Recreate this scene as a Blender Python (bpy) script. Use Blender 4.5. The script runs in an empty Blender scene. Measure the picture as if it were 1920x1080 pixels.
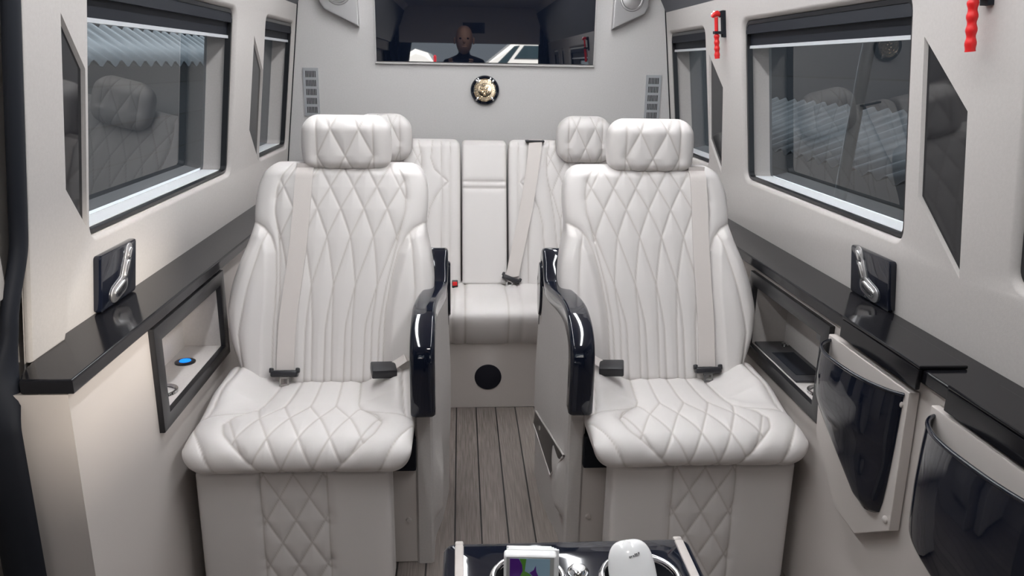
import bpy, bmesh, math, random
import numpy as np
from mathutils import Matrix, Vector
from mathutils.geometry import delaunay_2d_cdt
from math import pi, sin, cos, radians, sqrt

S = bpy.context.scene
COL = S.collection
random.seed(4)

# ------------------------------------------------------------------ camera
cam_d = bpy.data.cameras.new('camera')
cam_d.sensor_width = 36.0
cam_d.lens = 1450.0 / 1920.0 * 36.0
cam_d.clip_start = 0.01
cam = bpy.data.objects.new('camera', cam_d)
COL.objects.link(cam)
R_ = Vector((0.99784161, -0.06348795, 0.01677486))
U_ = Vector((0.00143236, 0.27643713, 0.96103094))
F_ = Vector((0.06565108, 0.95893263, -0.27593141))
mw = Matrix.Identity(4)
for i_ in range(3):
    mw[i_][0] = R_[i_]; mw[i_][1] = U_[i_]; mw[i_][2] = -F_[i_]
mw[0][3], mw[1][3], mw[2][3] = -0.08, 0.0, 1.29
cam.matrix_world = mw
S.camera = cam

# ------------------------------------------------------------------ world, exposure
S.view_settings.view_transform = 'Standard'
S.view_settings.look = 'None'
S.view_settings.gamma = 1.0
S.view_settings.use_curve_mapping = False
S.view_settings.exposure = 0.0
W = bpy.data.worlds.new('world'); S.world = W
W.use_nodes = True
bg = W.node_tree.nodes['Background']
bg.inputs[0].default_value = (0.80, 0.90, 1.0, 1)
bg.inputs[1].default_value = 0.9
S.cycles.max_bounces = 10
S.cycles.transparent_max_bounces = 12

def area(name, loc, target, sx, sy, power, color, spread=180):
    d = bpy.data.lights.new(name, 'AREA')
    d.shape = 'RECTANGLE'; d.size = sx; d.size_y = sy; d.energy = power; d.color = color
    d.spread = radians(spread)
    o = bpy.data.objects.new(name, d); COL.objects.link(o)
    o.location = loc
    o.rotation_euler = (Vector(target) - Vector(loc)).to_track_quat('-Z', 'Y').to_euler()
    return o
# warm low daylight coming in through the two added openings in the right wall
area('side_window_daylight', (1.95, -2.05, 1.50), (0.85, -0.45, 1.20), 0.13, 0.13, 3.9, (1.0, 0.88, 0.77), 18)
sun_d = bpy.data.lights.new('sun', 'SUN'); sun_d.energy = 40; sun_d.angle = radians(0.6); sun_d.color = (1.0, 0.96, 0.9)
sun_o = bpy.data.objects.new('sun', sun_d); COL.objects.link(sun_o)
sun_o.rotation_euler = Vector((0.0, -0.55, -0.83)).to_track_quat('-Z', 'Y').to_euler()

# ------------------------------------------------------------------ materials
def new_mat(name):
    m = bpy.data.materials.new(name); m.use_nodes = True
    nt = m.node_tree
    return m, nt, nt.nodes['Principled BSDF']

def setp(b, **k):
    names = dict(color='Base Color', rough='Roughness', metal='Metallic', spec='Specular IOR Level', ior='IOR',
                 coat='Coat Weight', coat_rough='Coat Roughness', sheen='Sheen Weight', emis='Emission Color', estr='Emission Strength')
    for a, v in k.items():
        if a in ('color', 'emis'): v = (v[0], v[1], v[2], 1)
        b.inputs[names[a]].default_value = v

def bump(nt, b, scale, strength, dist=0.002, detail=3, kind='noise', stretch=None):
    tc = nt.nodes.new('ShaderNodeTexCoord')
    src = tc.outputs['Object']
    if stretch:
        mp = nt.nodes.new('ShaderNodeMapping'); mp.inputs['Scale'].default_value = stretch
        nt.links.new(src, mp.inputs['Vector']); src = mp.outputs['Vector']
    if kind == 'noise':
        t = nt.nodes.new('ShaderNodeTexNoise'); t.inputs['Detail'].default_value = detail
    else:
        t = nt.nodes.new('ShaderNodeTexVoronoi')
    t.inputs['Scale'].default_value = scale
    nt.links.new(src, t.inputs['Vector'])
    bp = nt.nodes.new('ShaderNodeBump'); bp.inputs['Strength'].default_value = strength; bp.inputs['Distance'].default_value = dist
    nt.links.new(t.outputs[0], bp.inputs['Height'])
    nt.links.new(bp.outputs[0], b.inputs['Normal'])
    return t, src

def simple(name, color, rough=0.5, metal=0.0, spec=0.5, coat=0.0, bmp=None, **k):
    m, nt, b = new_mat(name)
    setp(b, color=color, rough=rough, metal=metal, spec=spec, coat=coat, **k)
    if bmp: bump(nt, b, *bmp)
    return m

M = {}
# leather with thread colour read from the seams
m, nt, b = new_mat('cream_leather')
setp(b, rough=0.42, spec=0.4)
t, src = bump(nt, b, 900, 0.12, 0.001, 2, 'voronoi')
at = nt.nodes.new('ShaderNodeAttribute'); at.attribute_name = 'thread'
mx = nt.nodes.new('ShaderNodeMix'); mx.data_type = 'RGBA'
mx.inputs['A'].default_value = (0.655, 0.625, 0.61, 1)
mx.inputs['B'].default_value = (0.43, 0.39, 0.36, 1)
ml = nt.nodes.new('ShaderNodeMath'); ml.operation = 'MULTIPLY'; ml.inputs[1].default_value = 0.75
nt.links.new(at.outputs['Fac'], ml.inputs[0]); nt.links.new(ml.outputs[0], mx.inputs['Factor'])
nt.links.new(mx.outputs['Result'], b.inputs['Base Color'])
M['leather'] = m

def suede(name, c):
    m, nt, b = new_mat(name)
    setp(b, rough=0.92, spec=0.15)
    t, src = bump(nt, b, 600, 0.25, 0.001, 4)
    n2 = nt.nodes.new('ShaderNodeTexNoise'); n2.inputs['Scale'].default_value = 160; n2.inputs['Detail'].default_value = 4
    nt.links.new(src, n2.inputs['Vector'])
    r = nt.nodes.new('ShaderNodeMix'); r.data_type = 'RGBA'
    r.inputs['A'].default_value = (c[0]*0.93, c[1]*0.93, c[2]*0.93, 1); r.inputs['B'].default_value = (c[0]*1.07, c[1]*1.07, c[2]*1.07, 1)
    nt.links.new(n2.outputs[0], r.inputs['Factor']); nt.links.new(r.outputs['Result'], b.inputs['Base Color'])
    return m
M['suede'] = suede('beige_suede', (0.49, 0.465, 0.45))
M['suede_rear'] = suede('grey_beige_suede', (0.545, 0.53, 0.525))
M['vinyl'] = simple('beige_vinyl', (0.53, 0.49, 0.465), 0.55, spec=0.35, bmp=(500, 0.1, 0.001))
M['headliner'] = suede('taupe_headliner', (0.70, 0.64, 0.61))
M['gloss'] = simple('piano_black', (0.006, 0.008, 0.016), 0.06, spec=0.5, coat=0.25, coat_rough=0.02)
M['ledge'] = simple('polished_charcoal_ledge', (0.008, 0.008, 0.010), 0.12, spec=0.30)
M['frame_black'] = simple('satin_black_plastic', (0.013, 0.013, 0.015), 0.28, spec=0.5)
M['rubber'] = simple('black_rubber', (0.010, 0.012, 0.018), 0.65, spec=0.3)
M['mesh_black'] = simple('black_speaker_cloth', (0.012, 0.012, 0.018), 0.85, spec=0.2, bmp=(900, 0.5, 0.001))
M['dark_gap'] = simple('black_board', (0.006, 0.007, 0.011), 0.7, spec=0.2)
M['chrome'] = simple('chrome', (0.82, 0.82, 0.83), 0.10, metal=1.0)
M['silver'] = simple('brushed_silver', (0.52, 0.515, 0.52), 0.33, metal=0.85)
M['silver_plastic'] = simple('silver_plastic', (0.42, 0.43, 0.45), 0.4, metal=0.3)
M['gold'] = simple('pale_gold', (0.85, 0.72, 0.55), 0.12, metal=1.0)
M['white_gloss'] = simple('white_gloss_plastic', (0.88, 0.88, 0.885), 0.14, spec=0.5, coat=0.3)
M['white_paper'] = simple('white_film', (0.80, 0.80, 0.80), 0.4, spec=0.4)
M['grey_print'] = simple('grey_print', (0.22, 0.22, 0.23), 0.6)
M['red'] = simple('red_plastic', (0.66, 0.012, 0.014), 0.38, spec=0.5, bmp=(120, 0.2, 0.001))
M['buckle'] = simple('dark_grey_plastic', (0.022, 0.022, 0.026), 0.38, spec=0.45)
M['steel'] = simple('bright_steel', (0.75, 0.75, 0.75), 0.25, metal=1.0)
M['soffit'] = simple('slate_grey_panel', (0.085, 0.088, 0.098), 0.6, spec=0.3)
M['trim_glass'] = simple('smoked_gloss_panel', (0.008, 0.009, 0.012), 0.05, spec=0.45)
M['tv'] = simple('black_screen', (0.0045, 0.007, 0.015), 0.015, spec=1.0, ior=1.75)
M['blind'] = simple('navy_black_blind', (0.006, 0.008, 0.014), 0.6, spec=0.25, bmp=(300, 0.2, 0.001, 2, 'noise', (1, 1, 20)))
M['white_sill'] = simple('white_sill_plastic', (0.78, 0.80, 0.82), 0.45)
M['tray_grey'] = simple('dark_grey_tray', (0.045, 0.045, 0.05), 0.3, spec=0.5)
M['white_bar'] = simple('pale_alloy_bar', (0.55, 0.57, 0.60), 0.4, metal=0.2)
M['skin'] = simple('skin', (0.42, 0.25, 0.18), 0.55, spec=0.35)
M['shirt'] = simple('dark_shirt', (0.012, 0.013, 0.020), 0.9, spec=0.1)
M['trousers'] = simple('dark_trousers', (0.02, 0.022, 0.03), 0.9, spec=0.1)
M['shoe'] = simple('shoe_black', (0.01, 0.01, 0.01), 0.5)
M['car_white'] = simple('white_car_paint', (0.80, 0.80, 0.80), 0.2, coat=0.6)
M['car_glass'] = simple('car_glass', (0.03, 0.05, 0.06), 0.03, spec=0.6)
M['car_red'] = simple('red_tail_lens', (0.5, 0.02, 0.03), 0.2)
M['tarmac'] = simple('yard_tarmac', (0.16, 0.16, 0.16), 0.9, bmp=(60, 0.5, 0.01))
M['purple'] = simple('purple_print', (0.09, 0.015, 0.22), 0.4)
M['green'] = simple('green_print', (0.09, 0.27, 0.03), 0.4)
M['redprint'] = simple('red_print', (0.55, 0.03, 0.03), 0.4)
M['paleblue'] = simple('pale_blue_print', (0.30, 0.45, 0.56), 0.35)
M['grey_border'] = simple('grey_border_print', (0.38, 0.38, 0.37), 0.4)

def emis(name, c, s):
    m, nt, b = new_mat(name); setp(b, color=(c[0]*.5, c[1]*.5, c[2]*.5), emis=c, estr=s); return m
M['led'] = emis('ceiling_led', (0.97, 0.985, 1.0), 41.5)
M['fill'] = emis('added_fill_lamp', (1.0, 0.95, 0.9), 45.0)
M['blue_led'] = emis('blue_led', (0.0, 0.20, 1.0), 1.5)
M['violet_led'] = emis('violet_led', (0.35, 0.22, 1.0), 7.0)

# belt webbing
m, nt, b = new_mat('beige_webbing'); setp(b, color=(0.63, 0.585, 0.56), rough=0.7, spec=0.3)
bump(nt, b, 700, 0.3, 0.001, 2)
M['webbing'] = m

# plank floor: planks along Y with black grooves
m, nt, b = new_mat('teak_grey_planks'); setp(b, rough=0.55, spec=0.35)
tc = nt.nodes.new('ShaderNodeTexCoord'); sp = nt.nodes.new('ShaderNodeSeparateXYZ')
nt.links.new(tc.outputs['Object'], sp.inputs[0])
def mth(op, a, bb=None, clamp=False):
    n = nt.nodes.new('ShaderNodeMath'); n.operation = op; n.use_clamp = clamp
    for i, v in enumerate((a, bb)):
        if v is None: continue
        if isinstance(v, (int, float)): n.inputs[i].default_value = v
        else: nt.links.new(v, n.inputs[i])
    return n.outputs[0]
PITCH = 0.0763
xs = mth('DIVIDE', mth('ADD', sp.outputs['X'], 0.0985 + PITCH * 40), PITCH)
fr = mth('FRACT', xs); fl = mth('FLOOR', xs)
ed = mth('MINIMUM', fr, mth('SUBTRACT', 1.0, fr))
grv = mth('LESS_THAN', ed, 0.030)
mp = nt.nodes.new('ShaderNodeMapping'); mp.inputs['Scale'].default_value = (90, 3.0, 1)
nt.links.new(tc.outputs['Object'], mp.inputs[0])
nz = nt.nodes.new('ShaderNodeTexNoise'); nz.inputs['Scale'].default_value = 3.0; nz.inputs['Detail'].default_value = 6
nt.links.new(mp.outputs[0], nz.inputs['Vector'])
wn = nt.nodes.new('ShaderNodeTexWhiteNoise'); wn.noise_dimensions = '1D'; nt.links.new(fl, wn.inputs['W'])
fac = mth('ADD', mth('MULTIPLY', nz.outputs[0], 0.75), mth('MULTIPLY', wn.outputs[0], 0.25))
cr = nt.nodes.new('ShaderNodeValToRGB')
cr.color_ramp.elements[0].position = 0.25; cr.color_ramp.elements[0].color = (0.125, 0.105, 0.095, 1)
cr.color_ramp.elements[1].position = 0.8; cr.color_ramp.elements[1].color = (0.30, 0.262, 0.24, 1)
nt.links.new(fac, cr.inputs[0])
mg = nt.nodes.new('ShaderNodeMix'); mg.data_type = 'RGBA'; mg.inputs['B'].default_value = (0.012, 0.011, 0.011, 1)
nt.links.new(grv, mg.inputs['Factor']); nt.links.new(cr.outputs[0], mg.inputs['A'])
nt.links.new(mg.outputs['Result'], b.inputs['Base Color'])
bp = nt.nodes.new('ShaderNodeBump'); bp.inputs['Strength'].default_value = 0.35; bp.inputs['Distance'].default_value = 0.002
nt.links.new(mth('SUBTRACT', nz.outputs[0], mth('MULTIPLY', grv, 2.0)), bp.inputs['Height']); nt.links.new(bp.outputs[0], b.inputs['Normal'])
M['planks'] = m

# tinted window glass
def glass(name, tint, gloss=1.0):
    m = bpy.data.materials.new(name); m.use_nodes = True; nt = m.node_tree; nt.nodes.clear()
    o = nt.nodes.new('ShaderNodeOutputMaterial'); mix = nt.nodes.new('ShaderNodeMixShader')
    tr = nt.nodes.new('ShaderNodeBsdfTransparent'); tr.inputs[0].default_value = (*tint, 1)
    gl = nt.nodes.new('ShaderNodeBsdfGlossy'); gl.inputs['Roughness'].default_value = 0.0; gl.inputs['Color'].default_value = (gloss, gloss, gloss, 1)
    fr = nt.nodes.new('ShaderNodeFresnel'); fr.inputs['IOR'].default_value = 1.5
    nt.links.new(fr.outputs[0], mix.inputs[0]); nt.links.new(tr.outputs[0], mix.inputs[1]); nt.links.new(gl.outputs[0], mix.inputs[2])
    nt.links.new(mix.outputs[0], o.inputs[0])
    return m
M['tint'] = glass('tinted_glass', (0.17, 0.205, 0.24))
M['clear'] = glass('clear_glass', (0.9, 0.93, 0.93))

# concrete blockwork outside
m, nt, b = new_mat('grey_blockwork'); setp(b, rough=0.9, spec=0.2)
tc = nt.nodes.new('ShaderNodeTexCoord'); mp = nt.nodes.new('ShaderNodeMapping')
mp.inputs['Rotation'].default_value = (radians(90), 0, radians(90))
nt.links.new(tc.outputs['Object'], mp.inputs[0])
bk = nt.nodes.new('ShaderNodeTexBrick'); bk.inputs['Scale'].default_value = 2.2
bk.inputs['Color1'].default_value = (0.155, 0.155, 0.16, 1); bk.inputs['Color2'].default_value = (0.12, 0.12, 0.125, 1); bk.inputs['Mortar'].default_value = (0.10, 0.095, 0.09, 1)
bk.inputs['Mortar Size'].default_value = 0.012
nt.links.new(mp.outputs[0], bk.inputs[0]); nt.links.new(bk.outputs[0], b.inputs['Base Color'])
M['block'] = m
M['corrugated'] = simple('corrugated_blue_grey', (0.026, 0.036, 0.044), 0.75, metal=0.0)
M['corrugated_dark'] = simple('dark_corrugated_grey', (0.011, 0.014, 0.017), 0.8, spec=0.2)  # darker copy of the sheet colour, standing in for less sunlight
M['galv'] = simple('galvanised_pole', (0.14, 0.15, 0.155), 0.6, metal=0.2)

# ------------------------------------------------------------------ helpers
def tag(o, label=None, cat=None, group=None, kind=None):
    if label: o['label'] = label
    if cat: o['category'] = cat
    if group: o['group'] = group
    if kind: o['kind'] = kind
    return o

def empty(name, loc, rz=0.0):
    o = bpy.data.objects.new(name, None); COL.objects.link(o)
    o.location = loc; o.rotation_euler = (0, 0, rz); o.empty_display_size = 0.05
    return o

ORIG = {}
def link(name, me, mat, parent=None):
    o = bpy.data.objects.new(name, me); COL.objects.link(o)
    if mat is not None and len(me.materials) == 0: me.materials.append(M[mat] if isinstance(mat, str) else mat)
    if parent is not None:
        o.parent = parent
        o.matrix_parent_inverse = Matrix.Identity(4)
        # children are modelled in world space: shift by the root's place
        root = parent
        off = Vector((0, 0, 0))
        p = parent
        while p is not None:
            off += Vector(p.location); p = p.parent
        if off.length > 0: o.location = -off
    return o

def smooth(me, ang=None):
    me.polygons.foreach_set('use_smooth', [True] * len(me.polygons))
    if ang is not None:
        try: me.set_sharp_from_angle(angle=radians(ang))
        except Exception: pass

def from_bm(name, bm, mat, parent=None, sm=None):
    bmesh.ops.recalc_face_normals(bm, faces=bm.faces[:])
    me = bpy.data.meshes.new(name); bm.to_mesh(me); bm.free()
    if sm is not None: smooth(me, sm)
    return link(name, me, mat, parent)

def bm_box(bm, lo, hi, bev=0.0, seg=2):
    ret = bmesh.ops.create_cube(bm, size=1.0)
    vs = ret['verts']
    for v in vs:
        v.co = Vector(((lo[i] + hi[i]) / 2 + v.co[i] * (hi[i] - lo[i]) for i in range(3)))
    if bev > 0:
        es = list({e for v in vs for e in v.link_edges})
        bmesh.ops.bevel(bm, geom=es, offset=bev, segments=seg, profile=0.5, affect='EDGES')

def box(name, lo, hi, mat, parent=None, bev=0.0, seg=2):
    bm = bmesh.new(); bm_box(bm, lo, hi, bev, seg)
    o = from_bm(name, bm, mat, parent, 40 if bev > 0 else None)
    if bev > 0: weighted(o)
    return o

def weighted(o):
    m_ = o.modifiers.new('weighted_normal', 'WEIGHTED_NORMAL'); m_.mode = 'FACE_AREA'; m_.weight = 100; m_.keep_sharp = True
    return o

def bm_prism(bm, poly, axis, a0, a1, bev=0.0, seg=2):
    """poly: 2D points; axis: 0=X (pts are y,z), 1=Y (x,z), 2=Z (x,y)."""
    def P3(p, a):
        if axis == 0: return (a, p[0], p[1])
        if axis == 1: return (p[0], a, p[1])
        return (p[0], p[1], a)
    v0 = [bm.verts.new(P3(p, a0)) for p in poly]; v1 = [bm.verts.new(P3(p, a1)) for p in poly]
    n = len(poly); es = set()
    f0 = bm.faces.new(v0); f1 = bm.faces.new(v1[::-1])
    for i in range(n): bm.faces.new((v0[i], v1[i], v1[(i + 1) % n], v0[(i + 1) % n]))
    if bev > 0:
        es = [e for e in set(f0.edges) | set(f1.edges)]
        bmesh.ops.bevel(bm, geom=es, offset=bev, segments=seg, profile=0.5, affect='EDGES')

def prism(name, poly, axis, a0, a1, mat, parent=None, bev=0.0, sm=35, seg=2):
    bm = bmesh.new(); bm_prism(bm, poly, axis, a0, a1, bev, seg)
    o = from_bm(name, bm, mat, parent, sm)
    if bev > 0: weighted(o)
    return o

def rrect(cx, cy, w, h, r, n=6):
    pts = []
    for (sx, sy, a0) in ((1, 1, 0), (-1, 1, 90), (-1, -1, 180), (1, -1, 270)):
        for k in range(n + 1):
            a = radians(a0 + 90 * k / n)
            pts.append((cx + sx * (w / 2 - r) + r * cos(a), cy + sy * (h / 2 - r) + r * sin(a)))
    return pts

def bm_tube(bm, pts, r, n=10, closed=False, caps=True):
    pts = [Vector(p) for p in pts]; L = len(pts)
    rings = []; up = None
    for i, p in enumerate(pts):
        if closed: t = pts[(i + 1) % L] - pts[i - 1]
        else: t = pts[min(i + 1, L - 1)] - pts[max(i - 1, 0)]
        t.normalize()
        if up is None:
            up = Vector((0, 0, 1)) if abs(t.z) < 0.9 else Vector((1, 0, 0))
        a = up - t * up.dot(t); a.normalize(); up = a
        bb = t.cross(a)
        rr = r[i] if isinstance(r, (list, tuple)) else r
        rings.append([bm.verts.new(p + a * (rr * cos(2 * pi * k / n)) + bb * (rr * sin(2 * pi * k / n))) for k in range(n)])
    m = L if closed else L - 1
    for i in range(m):
        A, B = rings[i], rings[(i + 1) % L]
        for k in range(n): bm.faces.new((A[k], A[(k + 1) % n], B[(k + 1) % n], B[k]))
    if caps and not closed:
        bm.faces.new(rings[0][::-1]); bm.faces.new(rings[-1])

def tube(name, pts, r, mat, parent=None, n=10, closed=False):
    bm = bmesh.new(); bm_tube(bm, pts, r, n, closed)
    return from_bm(name, bm, mat, parent, 50)

def bm_lathe(bm, prof, origin, axis, n=40):
    """prof: (radius, height along axis)."""
    ax = Vector(axis).normalized()
    u = ax.orthogonal().normalized(); v = ax.cross(u); o = Vector(origin)
    rings = []
    for (r, h) in prof:
        if r < 1e-6: rings.append([bm.verts.new(o + ax * h)])
        else: rings.append([bm.verts.new(o + ax * h + u * (r * cos(2 * pi * k / n)) + v * (r * sin(2 * pi * k / n))) for k in range(n)])
    for A, B in zip(rings[:-1], rings[1:]):
        if len(A) == 1 and len(B) == 1: continue
        for k in range(n):
            k2 = (k + 1) % n
            if len(A) == 1: bm.faces.new((A[0], B[k], B[k2]))
            elif len(B) == 1: bm.faces.new((A[k], B[0], A[k2]))
            else: bm.faces.new((A[k], B[k], B[k2], A[k2]))

def lathe(name, prof, origin, axis, mat, parent=None, n=40, sm=35):
    bm = bmesh.new(); bm_lathe(bm, prof, origin, axis, n)
    return from_bm(name, bm, mat, parent, sm)

def grid_obj(name, P, mat, parent=None, closed_m=False, flip=False, thread=None):
    """P (n,m,3)."""
    n, m = P.shape[:2]
    idx = np.arange(n * m).reshape(n, m)
    if closed_m:
        a = idx[:-1]; b_ = idx[1:]
        q = np.stack([a, np.roll(a, -1, 1), np.roll(b_, -1, 1), b_], -1).reshape(-1, 4)
    else:
        q = np.stack([idx[:-1, :-1], idx[:-1, 1:], idx[1:, 1:], idx[1:, :-1]], -1).reshape(-1, 4)
    if flip: q = q[:, ::-1]
    me = bpy.data.meshes.new(name)
    me.vertices.add(n * m); me.vertices.foreach_set('co', P.reshape(-1).astype(np.float32))
    me.loops.add(q.size); me.loops.foreach_set('vertex_index', q.reshape(-1).astype(np.int32))
    me.polygons.add(len(q)); me.polygons.foreach_set('loop_start', (np.arange(len(q)) * 4).astype(np.int32))
    me.update(calc_edges=True); me.validate()
    smooth(me)
    if thread is not None:
        at = me.attributes.new('thread', 'FLOAT', 'POINT'); at.data.foreach_set('value', thread.reshape(-1).astype(np.float32))
    return link(name, me, mat, parent)

def strip_obj(name, path, widths, normals, sides, thick, mat, parent):
    """A webbing strap: path points with a side direction and a normal; real thickness."""
    n = len(path); P = np.zeros((n, 4, 3))
    for i in range(n):
        p = np.array(path[i]); s = np.array(sides[i]) * widths[i] / 2; nn = np.array(normals[i]) * thick
        P[i, 0] = p - s; P[i, 1] = p + s; P[i, 2] = p + s + nn; P[i, 3] = p - s + nn
    o = grid_obj(name, P, mat, parent, closed_m=True)
    smooth(o.data, 30)
    return o

def seg_dist(U, V, lines, cut=0.045):
    """distance from points (U,V) to polylines."""
    D = np.full(U.shape, 1.0)
    for ln in lines:
        ln = np.asarray(ln, float)
        if len(ln) < 2: continue
        lo = ln.min(0) - cut; hi = ln.max(0) + cut
        sel = np.nonzero((U > lo[0]) & (U < hi[0]) & (V > lo[1]) & (V < hi[1]))[0]
        if len(sel) == 0: continue
        u = U[sel]; v = V[sel]; dd = np.full(u.shape, 1.0)
        for (a, b_) in zip(ln[:-1], ln[1:]):
            d = b_ - a; L2 = d @ d
            if L2 < 1e-12: continue
            t = np.clip(((u - a[0]) * d[0] + (v - a[1]) * d[1]) / L2, 0, 1)
            dd = np.minimum(dd, (u - a[0] - t * d[0]) ** 2 + (v - a[1] - t * d[1]) ** 2)
        D[sel] = np.minimum(D[sel], np.sqrt(dd))
    return D

def sm_interp(x, xp, fp, w):
    """interp, box-smoothed over +-w."""
    x = np.asarray(x, float); acc = 0
    for k in np.linspace(-1, 1, 9): acc = acc + np.interp(x + k * w, xp, fp)
    return acc / 9

def sstep(x): 
    x = np.clip(x, 0, 1); return x * x * (3 - 2 * x)

def clip_runs(u, v, mask):
    runs = []; cur = []
    for a, b_, k in zip(u, v, mask):
        if k: cur.append((a, b_))
        else:
            if len(cur) > 1: runs.append(cur)
            cur = []
    if len(cur) > 1: runs.append(cur)
    return runs

def lattice(vv, w, a, hb, c=None, K=7):
    """two crossing families of quilt lines, clipped to |u| < hb."""
    out = []
    for k in range(-K, K + 1):
        for sg in (1, -1):
            u = (k + sg * w) * a
            out += clip_runs(u, vv, np.abs(u) < hb)
    return out

def relief(D_q, D_s, puff=0.0027, wp=0.015, g=0.0022, wg=0.0032):
    r = puff * (1 - np.exp(-(D_q / wp) ** 2)) - g * np.exp(-(D_q / wg) ** 2)
    r = r - g * 1.25 * np.exp(-(D_s / wg) ** 2) - 0.004 * np.exp(-(D_s / 0.012) ** 2)
    return r

# ------------------------------------------------------------------ upholstery builders
E5 = 2 / 5.0
def ring_params(hw, d, n, e):
    t = np.linspace(0, pi, 4001)
    x = hw * np.sign(np.cos(t)) * np.abs(np.cos(t)) ** e; y = d * np.abs(np.sin(t)) ** e
    s = np.concatenate([[0], np.cumsum(np.hypot(np.diff(x), np.diff(y)))])
    q = np.linspace(0, s[-1], n)
    return np.interp(q, s, x) / hw, np.interp(q, s, y) / d

class Back:
    """A seat back: horizontal rounded sections stacked along a reclined plane."""
    def __init__(q, cx, s, zb, zt, plane, hw, shift, df, db, panel=None, wing=None, rtop=0.03, rbot=0.035, e=E5, wing_h=0.024):
        q.cx, q.s, q.zb, q.zt, q.plane, q.hw, q.shift, q.df, q.db = cx, s, zb, zt, plane, hw, shift, df, db
        q.panel, q.wing, q.rtop, q.rbot, q.e, q.wing_h = panel, wing, rtop, rbot, e, wing_h
    def HW(q, z): return sm_interp(z, q.hw[0], q.hw[1], 0.02)
    def C(q, z): return sm_interp(z, q.shift[0], q.shift[1], 0.04)
    def Y(q, z): return q.plane[0] + q.plane[1] * (z - q.plane[2])
    def bump(q, u, z):
        if q.wing is None: return np.zeros(np.shape(u))
        wu = np.interp(-np.asarray(z), [-a for a in q.wing[0]], q.wing[1])
        d = np.minimum((np.abs(u) - wu), (q.wing[0][0] - z) * 0.8)
        return q.wing_h * sstep(d / 0.028) + 0.010 * sstep((d - 0.02) / 0.06)
    def front(q, u, z):
        """world point on the front surface at (u, z), without the quilting."""
        hw = q.HW(z); c = min(abs(u) / hw, 0.999)
        k = c ** (1 / q.e); sn = sqrt(max(0, 1 - k * k)) ** q.e
        d = q.df * sn
        if z > q.zt - q.rtop:
            f = min(1, (z - (q.zt - q.rtop)) / q.rtop); d *= sqrt(max(0, 1 - f * f))
        y = q.Y(z) + q.df - d - float(q.bump(u, z)) * sn
        return np.array([q.cx + q.s * (u + float(q.C(z))), y, z])
    def build(q, name, mat, parent, lines_q, lines_s, dz=0.0027, nf=230, nb=36, puff=0.0027):
        zs = list(np.arange(q.zb + q.rbot, q.zt - q.rtop, dz)) + [q.zt - q.rtop]
        lv = []
        for ph in np.linspace(pi / 2, 0, 12, endpoint=False): lv.append((q.zb + q.rbot - q.rbot * sin(ph), cos(ph), ph))
        for z in zs: lv.append((z, 1.0, 0.0))
        for ph in np.linspace(0, pi / 2, 13)[1:]: lv.append((q.zt - q.rtop + q.rtop * sin(ph), cos(ph), ph))
        Z = np.array([l[0] for l in lv]); DS = np.array([l[1] for l in lv]) 
        hw = q.HW(Z); hw = hw - (1 - DS) * np.where(Z > (q.zb + q.zt) / 2, q.rtop, q.rbot) * 1.0
        cf, sf = ring_params(0.24, 0.06, nf, q.e); cb, sb = ring_params(0.24, 0.08, nb, q.e); cb, sb = cb[1:-1], sb[1:-1]
        U = hw[:, None] * cf[None, :]; ZZ = np.repeat(Z[:, None], nf, 1)
        Dq = seg_dist(U.ravel(), ZZ.ravel(), lines_q).reshape(U.shape); Ds = seg_dist(U.ravel(), ZZ.ravel(), lines_s).reshape(U.shape)
        wgt = sf[None, :] * DS[:, None]
        Yf = q.Y(Z)[:, None] + q.df - q.df * sf[None, :] * DS[:, None] - (q.bump(U, ZZ) + relief(Dq, Ds, puff)) * np.minimum(1, wgt * 1.2)
        Ub = hw[:, None] * cb[None, ::-1]
        Yb = q.Y(Z)[:, None] + q.df + q.db * sb[None, ::-1] * DS[:, None]
        C = q.C(Z)[:, None]
        n = len(Z); m = nf + len(cb)
        P = np.zeros((n, m, 3))
        P[:, :nf, 0] = q.cx + q.s * (U + C); P[:, :nf, 1] = Yf; P[:, :nf, 2] = ZZ
        P[:, nf:, 0] = q.cx + q.s * (Ub + C); P[:, nf:, 1] = Yb; P[:, nf:, 2] = Z[:, None]
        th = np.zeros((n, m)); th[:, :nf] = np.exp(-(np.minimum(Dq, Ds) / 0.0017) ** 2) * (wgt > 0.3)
        return grid_obj(name, P, mat, parent, closed_m=True, flip=(q.s < 0), thread=th)

def chaikin(pts, it=3):
    pts = [np.array(p, float) for p in pts]
    for _ in range(it):
        o = []
        for a, b_ in zip(pts, pts[1:] + pts[:1]): o += [a * .75 + b_ * .25, a * .25 + b_ * .75]
        pts = o
    return np.array(pts)

def resample(pl, n):
    s = np.concatenate([[0], np.cumsum(np.hypot(*np.diff(pl, axis=0).T))])
    x = np.linspace(0, s[-1], n)
    return np.stack([np.interp(x, s, pl[:, 0]), np.interp(x, s, pl[:, 1])], 1), x

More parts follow.
